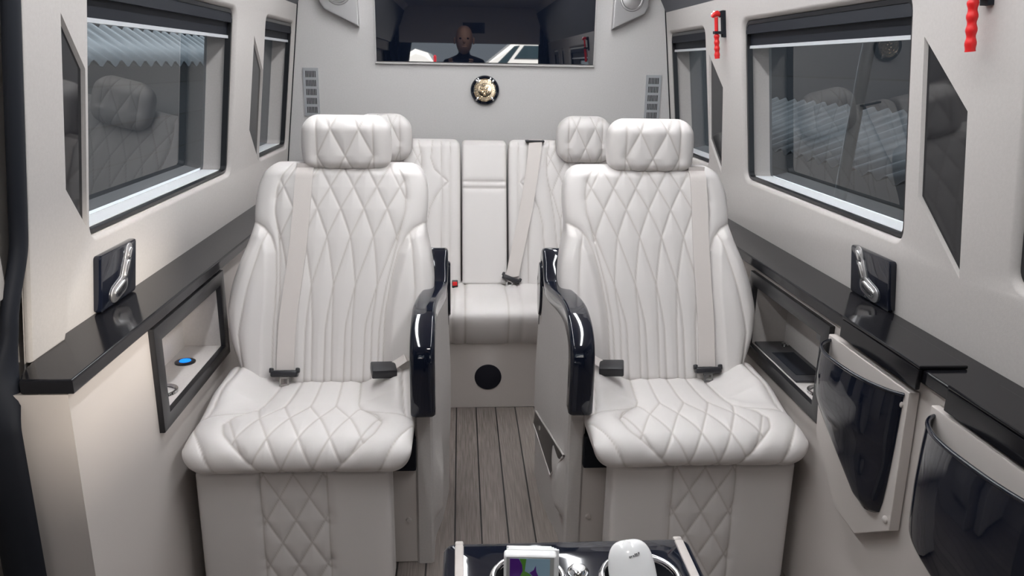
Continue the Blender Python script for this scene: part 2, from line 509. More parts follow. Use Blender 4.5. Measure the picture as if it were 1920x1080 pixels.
def cushion(name, mat, parent, cx, s, hw, top, under, edge, lines_q, lines_s, shape=None, du=0.0027, nf=210, nb=30, zm=None, plan=0.14, puff=0.0032):
    """A seat cushion: side profile (y, z) swept across, rounded at both ends. top runs rear to front bottom."""
    tp = np.array(top, float)
    for _ in range(3):
        o = [tp[0]]
        for a, b_ in zip(tp[:-1], tp[1:]): o += [a * .75 + b_ * .25, a * .25 + b_ * .75]
        o.append(tp[-1]); tp = np.array(o)
    tp, sc = resample(tp, nf); un, _ = resample(np.array(under, float), nb); un = un[1:-1]
    ed = [hw - edge + edge * sin(ph) for ph in np.linspace(0, pi / 2, 22)[1:]]
    inner = list(np.arange(-(hw - edge), hw - edge, du)) + [hw - edge]
    us = np.array([-x for x in ed[::-1]] + inner + ed)
    ee = np.clip((np.abs(us) - (hw - edge)) / edge, 0, 1); Q = (1 - ee ** 2.4) ** (1 / 2.4); Q[ee >= 1] = 0
    ym = tp[:, 0].mean(); zm = zm if zm is not None else (tp[:, 1].max() + un[:, 1].min()) / 2 - 0.005
    n = len(us); m = nf + len(un)
    nrm = np.zeros((nf, 2)); tg = np.gradient(tp, axis=0); nrm[:, 0] = tg[:, 1]; nrm[:, 1] = -tg[:, 0]; nrm /= np.linalg.norm(nrm, axis=1)[:, None]
    if nrm[nf // 3, 1] < 0: nrm = -nrm
    U = np.repeat(us[:, None], nf, 1); SS = np.repeat(sc[None, :], n, 0)
    Dq = seg_dist(U.ravel(), SS.ravel(), lines_q).reshape(U.shape); Ds = seg_dist(U.ravel(), SS.ravel(), lines_s).reshape(U.shape)
    rl = relief(Dq, Ds, puff) * Q[:, None] ** 0.5 * (1 - 0.6 * sstep((SS - sc[-1] + .06) / .05))
    Y = np.repeat(tp[None, :, 0], n, 0); Z = np.repeat(tp[None, :, 1], n, 0)
    if shape is not None: Z = Z + shape(U, Y, SS)
    Y = Y + nrm[None, :, 0] * rl; Z = Z + nrm[None, :, 1] * rl
    P = np.zeros((n, m, 3))
    P[:, :nf, 1] = Y; P[:, :nf, 2] = Z; P[:, nf:, 1] = un[None, :, 0]; P[:, nf:, 2] = un[None, :, 1]
    P[:, :, 0] = cx + s * us[:, None]
    P[:, :, 2] = zm + (P[:, :, 2] - zm) * Q[:, None]
    P[:, :, 1] = ym + (P[:, :, 1] - ym) * (1 - plan * (1 - Q[:, None]))
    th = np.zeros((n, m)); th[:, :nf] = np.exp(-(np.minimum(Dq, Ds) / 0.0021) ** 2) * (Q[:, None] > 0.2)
    return grid_obj(name, P, mat, parent, closed_m=True, flip=(s > 0), thread=th)

# ------------------------------------------------------------------ quilting of one front seat
ZQ = np.linspace(0.44, 1.03, 300)
W_BACK = lambda z: sm_interp(1.012 - z, [-.05, 0, .055, .112, .185, .31, .42, .6], [-.45, 0, .5, 1.0, 1.5, 2.0, 2.17, 2.2], 0.012)
A_BACK = lambda z: np.interp(z, [.44, .60, .70, .85, 1.0], [.053, .054, .060, .0645, .0645])
H_BACK = lambda z: sm_interp(z, [.44, .58, .69, .776, .846, .89, .95, .985, 1.02], [.134, .137, .144, .156, .168, .180, .179, .168, .14], 0.012)
WING = ([.862, .857, .848, .825, .785, .72, .64, .40], [.247, .226, .206, .184, .167, .157, .151, .149])

def back_lines():
    u = H_BACK(ZQ)
    q_ = lattice(ZQ, W_BACK(ZQ), A_BACK(ZQ), u)
    s_ = [np.stack([u, ZQ], 1), np.stack([-u, ZQ], 1)]
    zw = np.linspace(0.44, 0.862, 120); wu = np.interp(-zw, [-a for a in WING[0]], WING[1])
    for sg in (1, -1): s_.append(np.stack([sg * wu, zw], 1))
    za = np.linspace(0.44, 0.835, 60); ua = np.interp(za, [.44, .58, .70, .80, .835], [.212, .236, .226, .207, .196])
    for sg in (1, -1): s_.append(np.stack([sg * ua, za], 1))
    return q_, s_

SC_ = np.linspace(0, 0.56, 260)
DS_ = 0.045
H_CUSH = lambda s: sm_interp(s - DS_, [0, .20, .235, .262, .31, .36, .465, .52], [.100, .118, .132, .170, .188, .174, .084, .078], 0.010)
def cushion_lines():
    h = H_CUSH(SC_)
    w = sm_interp(SC_ - DS_, [0, .215, .29, .375, .455, .55], [0, 0, .5, 1.0, 1.5, 2.1], 0.012)
    a = np.interp(SC_ - DS_, [0, .2, .3, .5], [.052, .062, .072, .072])
    q_ = lattice(SC_, w, a, h)
    s_ = [np.stack([h, SC_], 1), np.stack([-h, SC_], 1)]
    for sg in (1, -1):
        s_.append(np.array([(sg * x, y + DS_) for x, y in ((.262, .30), (.245, .345), (.215, .40), (.185, .47))]))        # front corner seams
        s_.append(np.array([(sg * x, y + DS_) for x, y in ((.215, -.04), (.222, .12), (.232, .22), (.240, .27))]))          # outer edge of the thigh pads
        s_.append(np.array([(sg * x, y + DS_) for x, y in ((.132, .235), (.175, .252), (.225, .262), (.258, .275))]))     # front edge of the thigh pads
    return q_, s_

def cushion_shape(U, Y, SS):
    au = np.abs(U); SS = SS - DS_
    wb = np.interp(SS, [0, .18, .27], [.105, .125, .19])
    ear = 0.048 * sstep((au - wb) / 0.100) * sstep((0.285 - SS) / 0.15) * sstep((SS + 0.03) / 0.06)
    return ear - 0.004 * (U / 0.26) ** 2

TOP_CUSH = [(2.06, .425), (2.045, .455), (1.98, .452), (1.88, .452), (1.79, .462), (1.71, .466), (1.655, .456), (1.622, .428), (1.618, .392), (1.638, .374)]
UND_CUSH = [(1.638, .374), (1.70, .370), (2.04, .370), (2.06, .425)]

def ottoman_lines():
    zz = np.linspace(0.0, 0.37, 120)
    w = (0.352 - zz) / 0.062 * 0.5
    h = np.full(zz.shape, 0.079)
    return lattice(zz, w, 0.070, h), [np.stack([h, zz], 1), np.stack([-h, zz], 1)]

def headrest_lines(z0, z1, hu=0.078):
    zz = np.linspace(z0, z1, 60)
    w = (z1 - zz) / (z1 - z0) * 1.15 + 0.2
    h = np.full(zz.shape, hu)
    return lattice(zz, w, 0.078, h), [np.stack([h, zz], 1), np.stack([-h, zz], 1)]

def belt_down(bk, u_top, u_bot, z_top, z_bot, width, parent, name='strap', behind=0.10):
    path = []; sides = []; nr = []
    sl = bk.plane[1]
    nv = np.array([0, -1, sl]); nv = nv / np.linalg.norm(nv)
    zt = bk.zt
    yb = bk.Y(zt)
    ut = u_top
    xt = bk.cx + bk.s * (ut + float(bk.C(zt)))
    for f in np.linspace(1, 0, 7):      # over the shoulder, from behind
        a = f * pi * 0.52
        path.append((xt, yb + bk.df * (1 - cos(a)) * 1.1 + behind * f * 0.3 + 0.004, zt + 0.006 - 0.006 * (1 - f) - 0.012 * f)); sides.append((1, 0, 0)); nr.append((0, -cos(a) * .6, 1))
    for z in np.linspace(z_top, z_bot, 60):
        f = (z_top - z) / (z_top - z_bot); u = u_top + (u_bot - u_top) * sstep(f)
        p = bk.front(u, z); p2 = bk.front(u + 0.02, z); p3 = bk.front(u - 0.02, z)
        p[1] = min(p[1], p2[1], p3[1]) - 0.0055
        path.append(tuple(p)); sides.append((1, 0, 0)); nr.append(tuple(nv))
    return path, strip_obj(name, path, [width] * len(path), nr, sides, 0.0022, 'webbing', parent)

def tongue(parent, p, rot=0.0, sc=1.0):
    """belt tongue: slotted black bar and a bright steel tab with a slot."""
    x, y, z = p
    bm = bmesh.new()
    bm_box(bm, (-.036 * sc, -.011, -.009 * sc), (.036 * sc, .011, .009 * sc), .005, 3)
    bm_box(bm, (-.040 * sc, -.008, .002), (-.030 * sc, .008, .016 * sc), .003, 2)
    bm_box(bm, (.030 * sc, -.008, .002), (.040 * sc, .008, .016 * sc), .003, 2)
    o = from_bm('belt_tongue', bm, 'buckle', parent, 40)
    bm = bmesh.new()
    for lo, hi in (((-.013, -.002, -.030), (-.008, .002, -.006)), ((.008, -.002, -.030), (.013, .002, -.006)), ((-.013, -.002, -.034), (.013, .002, -.028)), ((-.013, -.002, -.014), (.013, .002, -.006))):
        bm_box(bm, lo, hi)
    t_ = from_bm('steel_tab', bm, 'steel', o)
    t_.location = (0, 0, 0); 
    o.location = Vector((x, y, z)) - Vector(parent.location)
    o.rotation_euler = (radians(-24), radians(rot), 0)
    return o

# ------------------------------------------------------------------ front seats
def armchair(cx, s, rest_x, belt_u, label, group, belt_label, head_c):
    root = empty('armchair', (cx, 1.95, 0.0))
    tag(root, label, 'armchair', group)
    ql, sl = back_lines()
    bk = Back(cx, s, 0.43, 1.016, (1.98, .40, .45),
              ([.40, .45, .48, .56, .63, .70, .76, .825, .85, .90, .95, .985, 1.02], [.185, .214, .230, .262, .279, .277, .264, .243, .238, .241, .238, .226, .206]),
              ([.40, .60, .80, 1.02], [.004, .002, -.020, -.032]), 0.055, 0.085, True, WING)
    bk.build('backrest', 'leather', root, ql, sl)
    # headrest
    hq, hs = headrest_lines(0.99, 1.16)
    hd = Back(cx, s, 0.998, 1.150, (2.195, .06, 1.07), ([.9, .998, 1.03, 1.08, 1.12, 1.2], [.112, .116, .124, .126, .122, .114]), ([.9, 1.2], [s * (head_c - cx)] * 2), 0.055, 0.060, None, None, 0.042, 0.030, e=2 / 3.6)
    hd.build('headrest', 'leather', root, hq, hs, nf=150, nb=40, puff=0.005)
    for dx in (-.045, .045): tube('headrest_post', [(head_c + dx, 2.262, 0.95), (head_c + dx, 2.258, 1.03)], 0.006, 'chrome', root, 10)
    cq, cs = cushion_lines()
    cc = -.458 if s < 0 else .496
    cushion('seat_cushion', 'leather', root, cc, s, 0.262, TOP_CUSH, UND_CUSH, 0.060, cq, cs, cushion_shape, zm=.430, plan=.15, puff=.0022)
    oq, os_ = ottoman_lines()
    ot = Back(rest_x, s, 0.02, 0.366, (1.665, .0, 0), ([0, .4], [.2290, .2275]), ([0, .4], [0, 0]), 0.05, 0.05, None, None, 0.016, 0.016, e=2 / 12.0)
    ot.build('leg_rest', 'leather', root, oq, os_, dz=0.003, nf=180, nb=30, puff=0.0035)
    # base under the cushion, seen beside the leg rest
    xi = cx - s * 0.245; xo = cx + s * 0.235
    box('mechanism_box', (min(xi, xo), 1.79, 0.285), (max(xi, xo), 2.20, 0.376), 'dark_gap', root, 0.004)
    b_ = box('seat_base', (min(xi, xo), 1.812, 0.0), (max(xi, xo), 2.25, 0.284), 'vinyl', root, 0.004)
    xk = cx - s * 0.222
    lathe('base_stud', [(0, .006), (.006, .005), (.008, 0), (.008, -.004)], (xk, 1.812, .13), (0, -1, 0), 'vinyl', b_, 16)
    # buckle on the aisle side
    bx = cx - s * 0.155
    bm = bmesh.new(); bm_box(bm, (-.033, -.028, -.0125), (.033, .028, .0125), .004, 2)
    bu = from_bm('belt_buckle', bm, 'buckle', root, 40)
    bu.location = Vector((bx, 1.935, .507)) - Vector(root.location); bu.rotation_euler = (radians(6), radians(-s * 4), radians(-s * 12))
    xb = cx - s * 0.19
    strip_obj('buckle_webbing', [(xb + s * .02, 1.945, .508), (xb, 1.955, .517), (xb - s * .02, 1.975, .524), (xb - s * .035, 2.01, .515), (xb - s * .045, 2.05, .49)],
              [.026] * 5, [(0, -.5, .8)] * 5, [(0.35 * s, .8, .5)] * 5, .002, 'webbing', root)
    # seat belt
    sb = empty('seat_belt', (cx, 2.0, 0.0))
    tag(sb, belt_label, 'seat belt', 'seat belts of the two armchairs')
    path, st = belt_down(bk, belt_u[0], belt_u[1], 1.006, 0.487, 0.047, sb)
    e_ = path[-1]
    tongue(sb, (e_[0], e_[1] - .012, e_[2] - .006), rot=0)
    return root, bk

# ------------------------------------------------------------------ armrest consoles
ARM = [(1.742, .462), (1.738, .54), (1.740, .60), (1.752, .640), (1.785, .672), (1.84, .692), (1.92, .700), (2.02, .698), (2.11, .690), (2.150, .697), (2.172, .722), (2.186, .752), (2.210, .772), (2.245, .772), (2.275, .745), (2.290, .68), (2.292, .60), (2.285, .52)]
def console(xf, s, label, pocket=True):
    """s=+1: aisle lies towards +X (left console); s=-1 for the right one."""
    root = empty('armrest_console', (xf, 2.0, 0.0))
    tag(root, label, 'armrest', 'armrest consoles either side of the aisle')
    sh = lambda y: s * 0.026 * sstep((np.asarray(y) - 1.88) / 0.32)
    # black gloss band
    pl = np.array(ARM)
    for _ in range(2):
        o = [pl[0]]
        for a, b_ in zip(pl[:-1], pl[1:]): o += [a * .75 + b_ * .25, a * .25 + b_ * .75]
        o.append(pl[-1]); pl = np.array(o)
    pl, sc = resample(pl, 120)
    tg = np.gradient(pl, axis=0); tg /= np.linalg.norm(tg, axis=1)[:, None]
    nr = np.stack([tg[:, 1], -tg[:, 0]], 1)        # points inwards (towards the body)
    th = np.interp(sc, [0, .10, .25, .5, .62, sc[-1]], [.060, .058, .055, .050, .045, .030])
    ring = np.array(rrect(0, 0, 1, 1, .2, 5))
    n = len(pl); P = np.zeros((n + 2, len(ring), 3))
    for i in range(-1, n + 1):
        j = min(max(i, 0), n - 1); k = 0.80 if i in (-1, n) else 1.0
        w = .061; t = th[j]
        rx = np.array(rrect(0, 0, w * (1 if k == 1 else .86), t * (1 if k == 1 else .82), .011 * k, 5))
        c = pl[j] + nr[j] * (t / 2)
        if i == -1: c = c - tg[0] * .006
        if i == n: c = c + tg[-1] * .006
        P[i + 1, :, 0] = xf + float(sh(c[0])) + rx[:, 0]
        P[i + 1, :, 1] = c[0] + nr[j][0] * rx[:, 1]; P[i + 1, :, 2] = c[1] + nr[j][1] * rx[:, 1]
    o = grid_obj('armrest_trim', P, 'gloss', root, closed_m=True)
    bm = bmesh.new(); bm.from_mesh(o.data)
    es = [e for e in bm.edges if e.is_boundary]
    bmesh.ops.holes_fill(bm, edges=es, sides=0); bmesh.ops.recalc_face_normals(bm, faces=bm.faces[:]); bm.to_mesh(o.data); bm.free(); smooth(o.data, 50)
    # upholstered body: horizontal sections with a fairing that swells towards the aisle
    zs = np.concatenate([np.linspace(0.0, 0.66, 90), [0.664]])
    yy = np.linspace(0, 1, 70)
    rows = []
    for z in zs:
        y0 = 1.806 - .012 * sstep((z - .35) / .15) if z < .5 else 1.80 + .08 * max(0, (z - .56) / .1) ** 2 
        y1 = 2.285
        ys = y0 + (y1 - y0) * yy
        bulge = 0.002 + 0.014 * sstep((ys - (1.862 + .06 * sstep((.16 - z) / .16))) / 0.10) * (0.55 + .45 * sstep((z - .10) / .16)) * (1 - 0.45 * sstep((z - .34) / .22)) \
            + 0.024 * sstep((ys - 1.81) / .04) * sstep((1.99 - ys) / .12) * sstep((z - .10) / .05) * sstep((.34 - z) / .12)
        xin = xf + sh(ys) + s * (0.019 + bulge)
        xout = xf + sh(ys) - s * 0.024
        edge = 0.006
        fr = [(xout[0], y0 + edge), (xout[0] + s * edge, y0), (xin[0] - s * edge, y0)]
        inn = [(a, b_) for a, b_ in zip(xin, ys)]; inn[0] = (inn[0][0], y0 + edge)
        out = [(a, b_) for a, b_ in zip(xout[::-1][:-1:6], ys[::-1][:-1:6])]
        rows.append(fr + inn + out)
    P = np.array([[(x, y, z) for x, y in r] for r, z in zip(rows, zs)])
    ob = grid_obj('console_body', P, 'suede', root, closed_m=True, flip=(s < 0))
    bm = bmesh.new(); bm.from_mesh(ob.data); bmesh.ops.holes_fill(bm, edges=[e for e in bm.edges if e.is_boundary], sides=0)
    bmesh.ops.recalc_face_normals(bm, faces=bm.faces[:]); bm.to_mesh(ob.data); bm.free(); smooth(ob.data, 40)
    # black round hinge cover at the rear of the aisle face
    xh = xf + float(sh(2.24)) + s * .020
    bm = bmesh.new(); bm_lathe(bm, [(.085, 0), (.085, .012), (.080, .0165), (0, .018)], (0, 0, 0), (s, 0, 0), 48)
    for v in bm.verts: v.co = Vector((v.co.x + xh, v.co.y * .52 + 2.235, v.co.z + .645))
    from_bm('hinge_cover', bm, 'gloss', root, 40)
    # dark side pocket low on the aisle face
    def xin_at(y, z):
        b_ = 0.002 + 0.014 * float(sstep((y - 1.862) / 0.10)) * (0.55 + .45 * float(sstep((z - .10) / .16))) * (1 - 0.45 * float(sstep((z - .34) / .22))) \
            + 0.024 * float(sstep((y - 1.81) / .04) * sstep((1.99 - y) / .12) * sstep((z - .10) / .05) * sstep((.34 - z) / .12))
        return xf + float(sh(y)) + s * (0.019 + b_)
    if not pocket: return root
    quad = [(2.19, .262), (2.272, .180), (1.915, .195), (1.825, .305)]
    qx = [xin_at(*p) for p in quad]
    def flat_x(u, v): return (qx[3] * (1 - u) + qx[0] * u) * (1 - v) + (qx[2] * (1 - u) + qx[1] * u) * v
    bm = bmesh.new(); N = 14; vs = {}
    for i in range(N + 1):
        for j in range(7):
            a = np.array(quad[3]) + (np.array(quad[0]) - np.array(quad[3])) * i / N
            b_ = np.array(quad[2]) + (np.array(quad[1]) - np.array(quad[2])) * i / N
            p = a + (b_ - a) * j / 6
            for k in (0, 1): vs[i, j, k] = bm.verts.new((flat_x(i / N, j / 6) + s * (.005 if k else -.03), p[0], p[1]))
    for i in range(N):
        for j in range(6):
            for k in (0, 1): bm.faces.new((vs[i, j, k], vs[i + 1, j, k], vs[i + 1, j + 1, k], vs[i, j + 1, k]))
    for i in range(N):
        for j in (0, 6): bm.faces.new((vs[i, j, 0], vs[i + 1, j, 0], vs[i + 1, j, 1], vs[i, j, 1]))
    for j in range(6):
        for i in (0, N): bm.faces.new((vs[i, j, 0], vs[i, j + 1, 0], vs[i, j + 1, 1], vs[i, j, 1]))
    from_bm('side_pocket', bm, 'frame_black', root, 40)
    pts = []
    for i, (a, b_) in enumerate(zip(quad, quad[1:] + quad[:1])):
        for f in np.linspace(0, 1, 10, endpoint=False):
            p = np.array(a) + (np.array(b_) - np.array(a)) * f; pts.append((qx[i] * (1 - f) + qx[(i + 1) % 4] * f + s * .004, p[0], p[1]))
    tube('pocket_piping', pts, .0032, 'suede', root, 8, closed=True)
    return root

# ------------------------------------------------------------------ rear bench
def rear_bench():
    root = empty('rear_bench', (0.02, 3.1, 0.0))
    tag(root, 'cream quilted three place rear bench against the back wall', 'bench seat')
    plane = (3.055, .40, .42)
    backs = []
    for cx, s in ((-0.3945, -1), (0.4305, 1)):
        hw = 0.313
        zz = np.linspace(0.40, 0.99, 240)
        off = 0.055      # pattern centre lies off the outer side
        zmap = zz
        h = np.interp(zz, [.40, .55, .68, .78, .86, .92, .99], [.135, .138, .15, .165, .180, .178, .165])
        w = sm_interp(0.975 - zz, [-.05, 0, .06, .12, .19, .30, .6], [-.4, 0, .5, 1, 1.5, 2.0, 2.2], .012)
        a = np.interp(zz, [.4, .65, 1], [.054, .062, .066])
        L = lattice(zz, w, a, h)
        L = [[(u + 0.028, z) for u, z in ln] for ln in L]
        sl = [np.stack([h + .028, zz], 1), np.stack([-h + .028, zz], 1)]
        wz = [.400, .55, .66, .72, .765, .80, .823]; wi = [.165, .165, .172, .186, .21, .235, .262]
        sl.append(np.stack([-np.array(wi), wz], 1))
        sl.append(np.stack([-np.full(40, .270), np.linspace(.41, .98, 40)], 1))
        sl.append(np.stack([-np.interp(np.linspace(.41, .98, 40), [.41, .8, .98], [.232, .236, .232]), np.linspace(.41, .98, 40)], 1))
        sl.append(np.array([(-.262, .823), (-.205, .872), (-.190, .915), (-.196, .985)]))
        bk = Back(cx, s, 0.40, 0.988, plane, ([.3, .44, .6, .9, .96, 1], [hw, hw, hw, hw, hw - .002, hw - .008]), ([.4, 1], [0, 0]), 0.05, 0.07, True, None, 0.028, 0.03, e=2 / 7.0)
        bk.build('backrest', 'leather', root, L, sl, dz=0.0035, nf=190, nb=24)
        backs.append(bk)
        hq, hs = headrest_lines(0.91, 1.10, 0.07)
        hc = -0.398 if s < 0 else 0.434
        hd = Back(hc, s, 0.905, 1.095, (3.205, .08, 1.0), ([.8, .92, .96, 1.02, 1.06, 1.1], [.100, .106, .116, .118, .112, .100]), ([.9, 1.2], [0, 0]), 0.05, 0.055, None, None, 0.055, 0.045, e=2 / 3.2)
        hd.build('headrest', 'leather', root, hq, hs, dz=0.0035, nf=120, nb=30, puff=0.005)
    # plain middle back that folds down
    ml = [np.stack([np.linspace(-.2, .2, 30), np.full(30, .825)], 1), np.stack([np.linspace(-.2, .2, 30), np.full(30, .800)], 1)]
    mb = Back(0.0175, 1, 0.415, 0.984, (3.052, .40, .42), ([.3, 1], [.0925, .0925]), ([.4, 1], [0, 0]), 0.05, 0.06, None, None, 0.016, 0.02, e=2 / 10.0)
    mb.build('centre_backrest', 'leather', root, [], ml, dz=0.004, nf=90, nb=20, puff=0.0)
    # bench cushion
    sl = [np.stack([np.full(30, u), np.linspace(0, .75, 30)], 1) for u in (-.085, .078, .128, -.135)]
    top = [(3.16, .40), (3.14, .425), (3.02, .425), (2.92, .432), (2.84, .434), (2.765, .430), (2.722, .405), (2.722, .370), (2.748, .310), (2.778, .270), (2.80, .262)]
    und = [(2.80, .262), (3.0, .290), (3.16, .40)]
    cushion('seat_cushion', 'leather', root, 0.02, 1, 0.705, top, und, 0.05, [], sl, None, du=0.006, nf=120, nb=16, plan=0.05)
    bs = box('bench_base', (-0.70, 2.787, 0.0), (0.74, 3.42, 0.275), 'vinyl', root, 0.004)
    lathe('floor_speaker', [(0, .006), (.043, .006), (.050, .004), (.052, 0.0)], (0.0235, 2.787, 0.129), (0, -1, 0), 'mesh_black', bs, 48)
    # red release buckle
    bm = bmesh.new(); bm_box(bm, (-.117, 3.005, .425), (-.093, 3.035, .452), .003, 2)
    rb = from_bm('buckle', bm, 'buckle', root, 40)
    bm = bmesh.new(); bm_box(bm, (-.114, 2.999, .436), (-.096, 3.007, .452), .002, 2)
    from_bm('red_button', bm, 'red', rb, 40)
    bm = bmesh.new(); bm_box(bm, (.19, 3.268, .984), (.27, 3.30, .992), .003, 2)
    from_bm('belt_guide', bm, 'buckle', root, 40)
    # belt of the middle place
    sb = empty('seat_belt', (0.2, 3.1, 0.0))
    tag(sb, 'cream seat belt slanting across the rear bench beside its plain centre back', 'seat belt')
    bk = backs[1]
    path = []; sd = []; nr = []
    P0 = [(0.232, .987), (0.2275, .94), (0.215, .86), (0.190, .72), (0.160, .59), (0.128, .455)]
    zs = [p[1] for p in P0][::-1]; xs_ = [p[0] for p in P0][::-1]
    path.append((0.2325, 3.31, .985)); sd.append((1, 0, 0)); nr.append((0, 0, 1))
    path.append((0.2325, 3.290, .992)); sd.append((1, 0, 0)); nr.append((0, -.4, 1))
    for z in np.linspace(.984, .455, 50):
        x = np.interp(z, zs, xs_); u = x - bk.cx
        y = bk.Y(z) - .0085
        path.append((x, y, z)); k = np.array([1, -.0, .16]); sd.append(k / np.linalg.norm(k)); nr.append((0, -.93, .37))
    strip_obj('strap', path, [.056] * len(path), nr, sd, .0022, 'webbing', sb)
    e_ = path[-1]
    t = tongue(sb, (e_[0] - .004, e_[1] - .014, e_[2] - .004), rot=22, sc=1.05)
    return root

# ------------------------------------------------------------------ the shell
X0, BASE, KT, ZR = 0.02, 0.86, 0.12, 0.9
def wx(side, z, off=0.0):
    """X of the leaning side wall; off moves into the cabin."""
    return X0 + side * (BASE - KT * (z - ZR) - off)
YR = 3.5

def wall_side(side, name, holes, y0, y1, z0, z1, label):
    """leaning panel in (y, z) with openings that have a rolled lip and a reveal."""
    bm = bmesh.new(); edges = []
    def loop(pts):
        vs = [bm.verts.new((wx(side, p[1]), p[0], p[1])) for p in pts]
        es = [bm.edges.new((vs[i], vs[(i + 1) % len(vs)])) for i in range(len(vs))]
        edges.extend(es); return vs
    loop([(y0, z0), (y1, z0), (y1, z1), (y0, z1)])
    lips = []
    for h in holes:
        a, b_, c, d = h['rect'] if 'rect' in h else (0, 0, 0, 0)
        if 'rect' in h:
            mk = lambda g, a=a, b_=b_, c=c, d=d: rrect((a + b_) / 2, (c + d) / 2, b_ - a + 2 * g, d - c + 2 * g, 0.03 + g, 6)
        else:
            pts = h['poly']; cen = np.mean(pts, 0)
            mk = lambda g, pts=pts: offset_poly(pts, g)
        v0 = loop(mk(h['lip'])); lips.append((mk, v0, h))
    allv = [v for v in bm.verts]; polys = [[(v.co.y, v.co.z) for v in l[1]] for l in lips]
    ix = {v: i for i, v in enumerate(allv)}
    r_ = delaunay_2d_cdt([Vector((v.co.y, v.co.z)) for v in allv], [(ix[e.verts[0]], ix[e.verts[1]]) for e in edges], [], 0, 1e-6)
    def inside(p, poly):
        c = False; n = len(poly)
        for i in range(n):
            a_, b_ = poly[i], poly[i - 1]
            if (a_[1] > p[1]) != (b_[1] > p[1]) and p[0] < (b_[0] - a_[0]) * (p[1] - a_[1]) / (b_[1] - a_[1]) + a_[0]: c = not c
        return c
    for tri in r_[2]:
        src = [r_[3][k][0] for k in tri]
        cen = sum((r_[0][k] for k in tri), Vector((0, 0))) / 3
        if any(inside(cen, pl) for pl in polys): continue
        try: bm.faces.new([allv[k] for k in src])
        except ValueError: pass
    for mk, v0, h in lips:
        prev = v0; L = h['lip']
        for g, dep in h['steps']:
            pts = mk(g)
            cur = [bm.verts.new((wx(side, p[1], -dep), p[0], p[1])) for p in pts]
            for i in range(len(cur)):
                bm.faces.new((prev[i], prev[(i + 1) % len(cur)], cur[(i + 1) % len(cur)], cur[i]))
            prev = cur
    me = bpy.data.meshes.new(name); bm.normal_update()
    bmesh.ops.recalc_face_normals(bm, faces=bm.faces[:])
    bm.to_mesh(me); bm.free(); smooth(me, 50)
    o = link(name, me, 'suede'); tag(o, label, 'wall', kind='structure')
    return o

def offset_poly(pts, g):
    pts = [np.array(p, float) for p in pts]; n = len(pts); out = []
    area_ = sum(pts[i][0] * pts[(i + 1) % n][1] - pts[(i + 1) % n][0] * pts[i][1] for i in range(n))
    sg = 1 if area_ > 0 else -1
    for i in range(n):
        p, a, b_ = pts[i], pts[i - 1], pts[(i + 1) % n]
        d1 = (p - a) / np.linalg.norm(p - a); d2 = (b_ - p) / np.linalg.norm(b_ - p)
        n1 = np.array([d1[1], -d1[0]]) * sg; n2 = np.array([d2[1], -d2[0]]) * sg
        k = n1 + n2; k /= (k @ n1)
        out.append(tuple(p + k * g))
    return out

LIPW = [(0.010, 0.0015), (0.005, 0.006), (0.001, 0.012), (0.0, 0.020), (0.0, 0.096)]
LIPT = [(0.002, 0.003), (0.0, 0.007), (0.0, 0.014)]
def win(a, b_, c, d): return dict(rect=(a, b_, c, d), lip=0.014, steps=LIPW)
def trap(*p): return dict(poly=list(p), lip=0.003, steps=LIPT)
WIN = dict(
    L1=(1.606, 2.60, .938, 1.445), L2=(2.985, 3.492 - .02, .938, 1.445), R1=(1.592, 2.556, .938, 1.440), R2=(2.955, 3.465, .938, 1.436), R3=(.28, 1.235, .938, 1.44))
TL1 = [(1.476, 1.380), (1.580, 1.270), (1.580, .970), (1.477, 1.081)]
TL2 = [(2.827, 1.369), (2.963, 1.259), (2.963, .940), (2.818, 1.060)]
TR1 = [(1.532, 1.352), (1.390, 1.223), (1.384, .917), (1.529, 1.046)]
TR2 = [(2.902, 1.337), (2.761, 1.228), (2.803, .930), (2.928, 1.037)]
# floor and ceiling
fl_ = box('floor', (-0.95, -2.6, -0.03), (1.0, 3.55, 0.0), 'planks'); tag(fl_, 'taupe plank floor with black caulking lines', 'floor', kind='structure')
ce_ = prism('ceiling', [(-.66, 1.80), (-.60, 1.85), (.64, 1.85), (.70, 1.80), (.95, 1.80), (.95, 1.92), (-.91, 1.92), (-.91, 1.80)], 1, -1.26, 3.55, 'headliner'); tag(ce_, 'taupe suede ceiling', 'ceiling', kind='structure')

wl = wall_side(-1, 'wall_left', [win(*WIN['L1']), win(*WIN['L2']), trap(*TL1), trap(*TL2)], 1.338, 3.5, 0.70, 1.60, 'beige suede side wall left, with two dark windows')
wr = wall_side(1, 'wall_right', [win(*WIN['R1']), win(*WIN['R2']), win(*WIN['R3']), trap(*TR1), trap(*TR2), win(-.86, -.455, 1.115, 1.44), win(-.275, -.10, 1.10, 1.44)], -1.26, 3.5, 0.70, 1.60, 'beige suede side wall right, with dark windows')
# a shallow raised pillar cover at the door end of the left wall
prism('pillar_cover', [(1.338, .768), (1.455, .768), (1.468, .80), (1.466, 1.07), (1.464, 1.37), (1.44, 1.50), (1.338, 1.50)], 0, 0, 0.016, 'suede', wl, 0.006)
pc = [c for c in wl.children if c.name.startswith('pillar_cover')][0]
for v in pc.data.vertices: v.co.x = wx(-1, v.co.z, v.co.x)

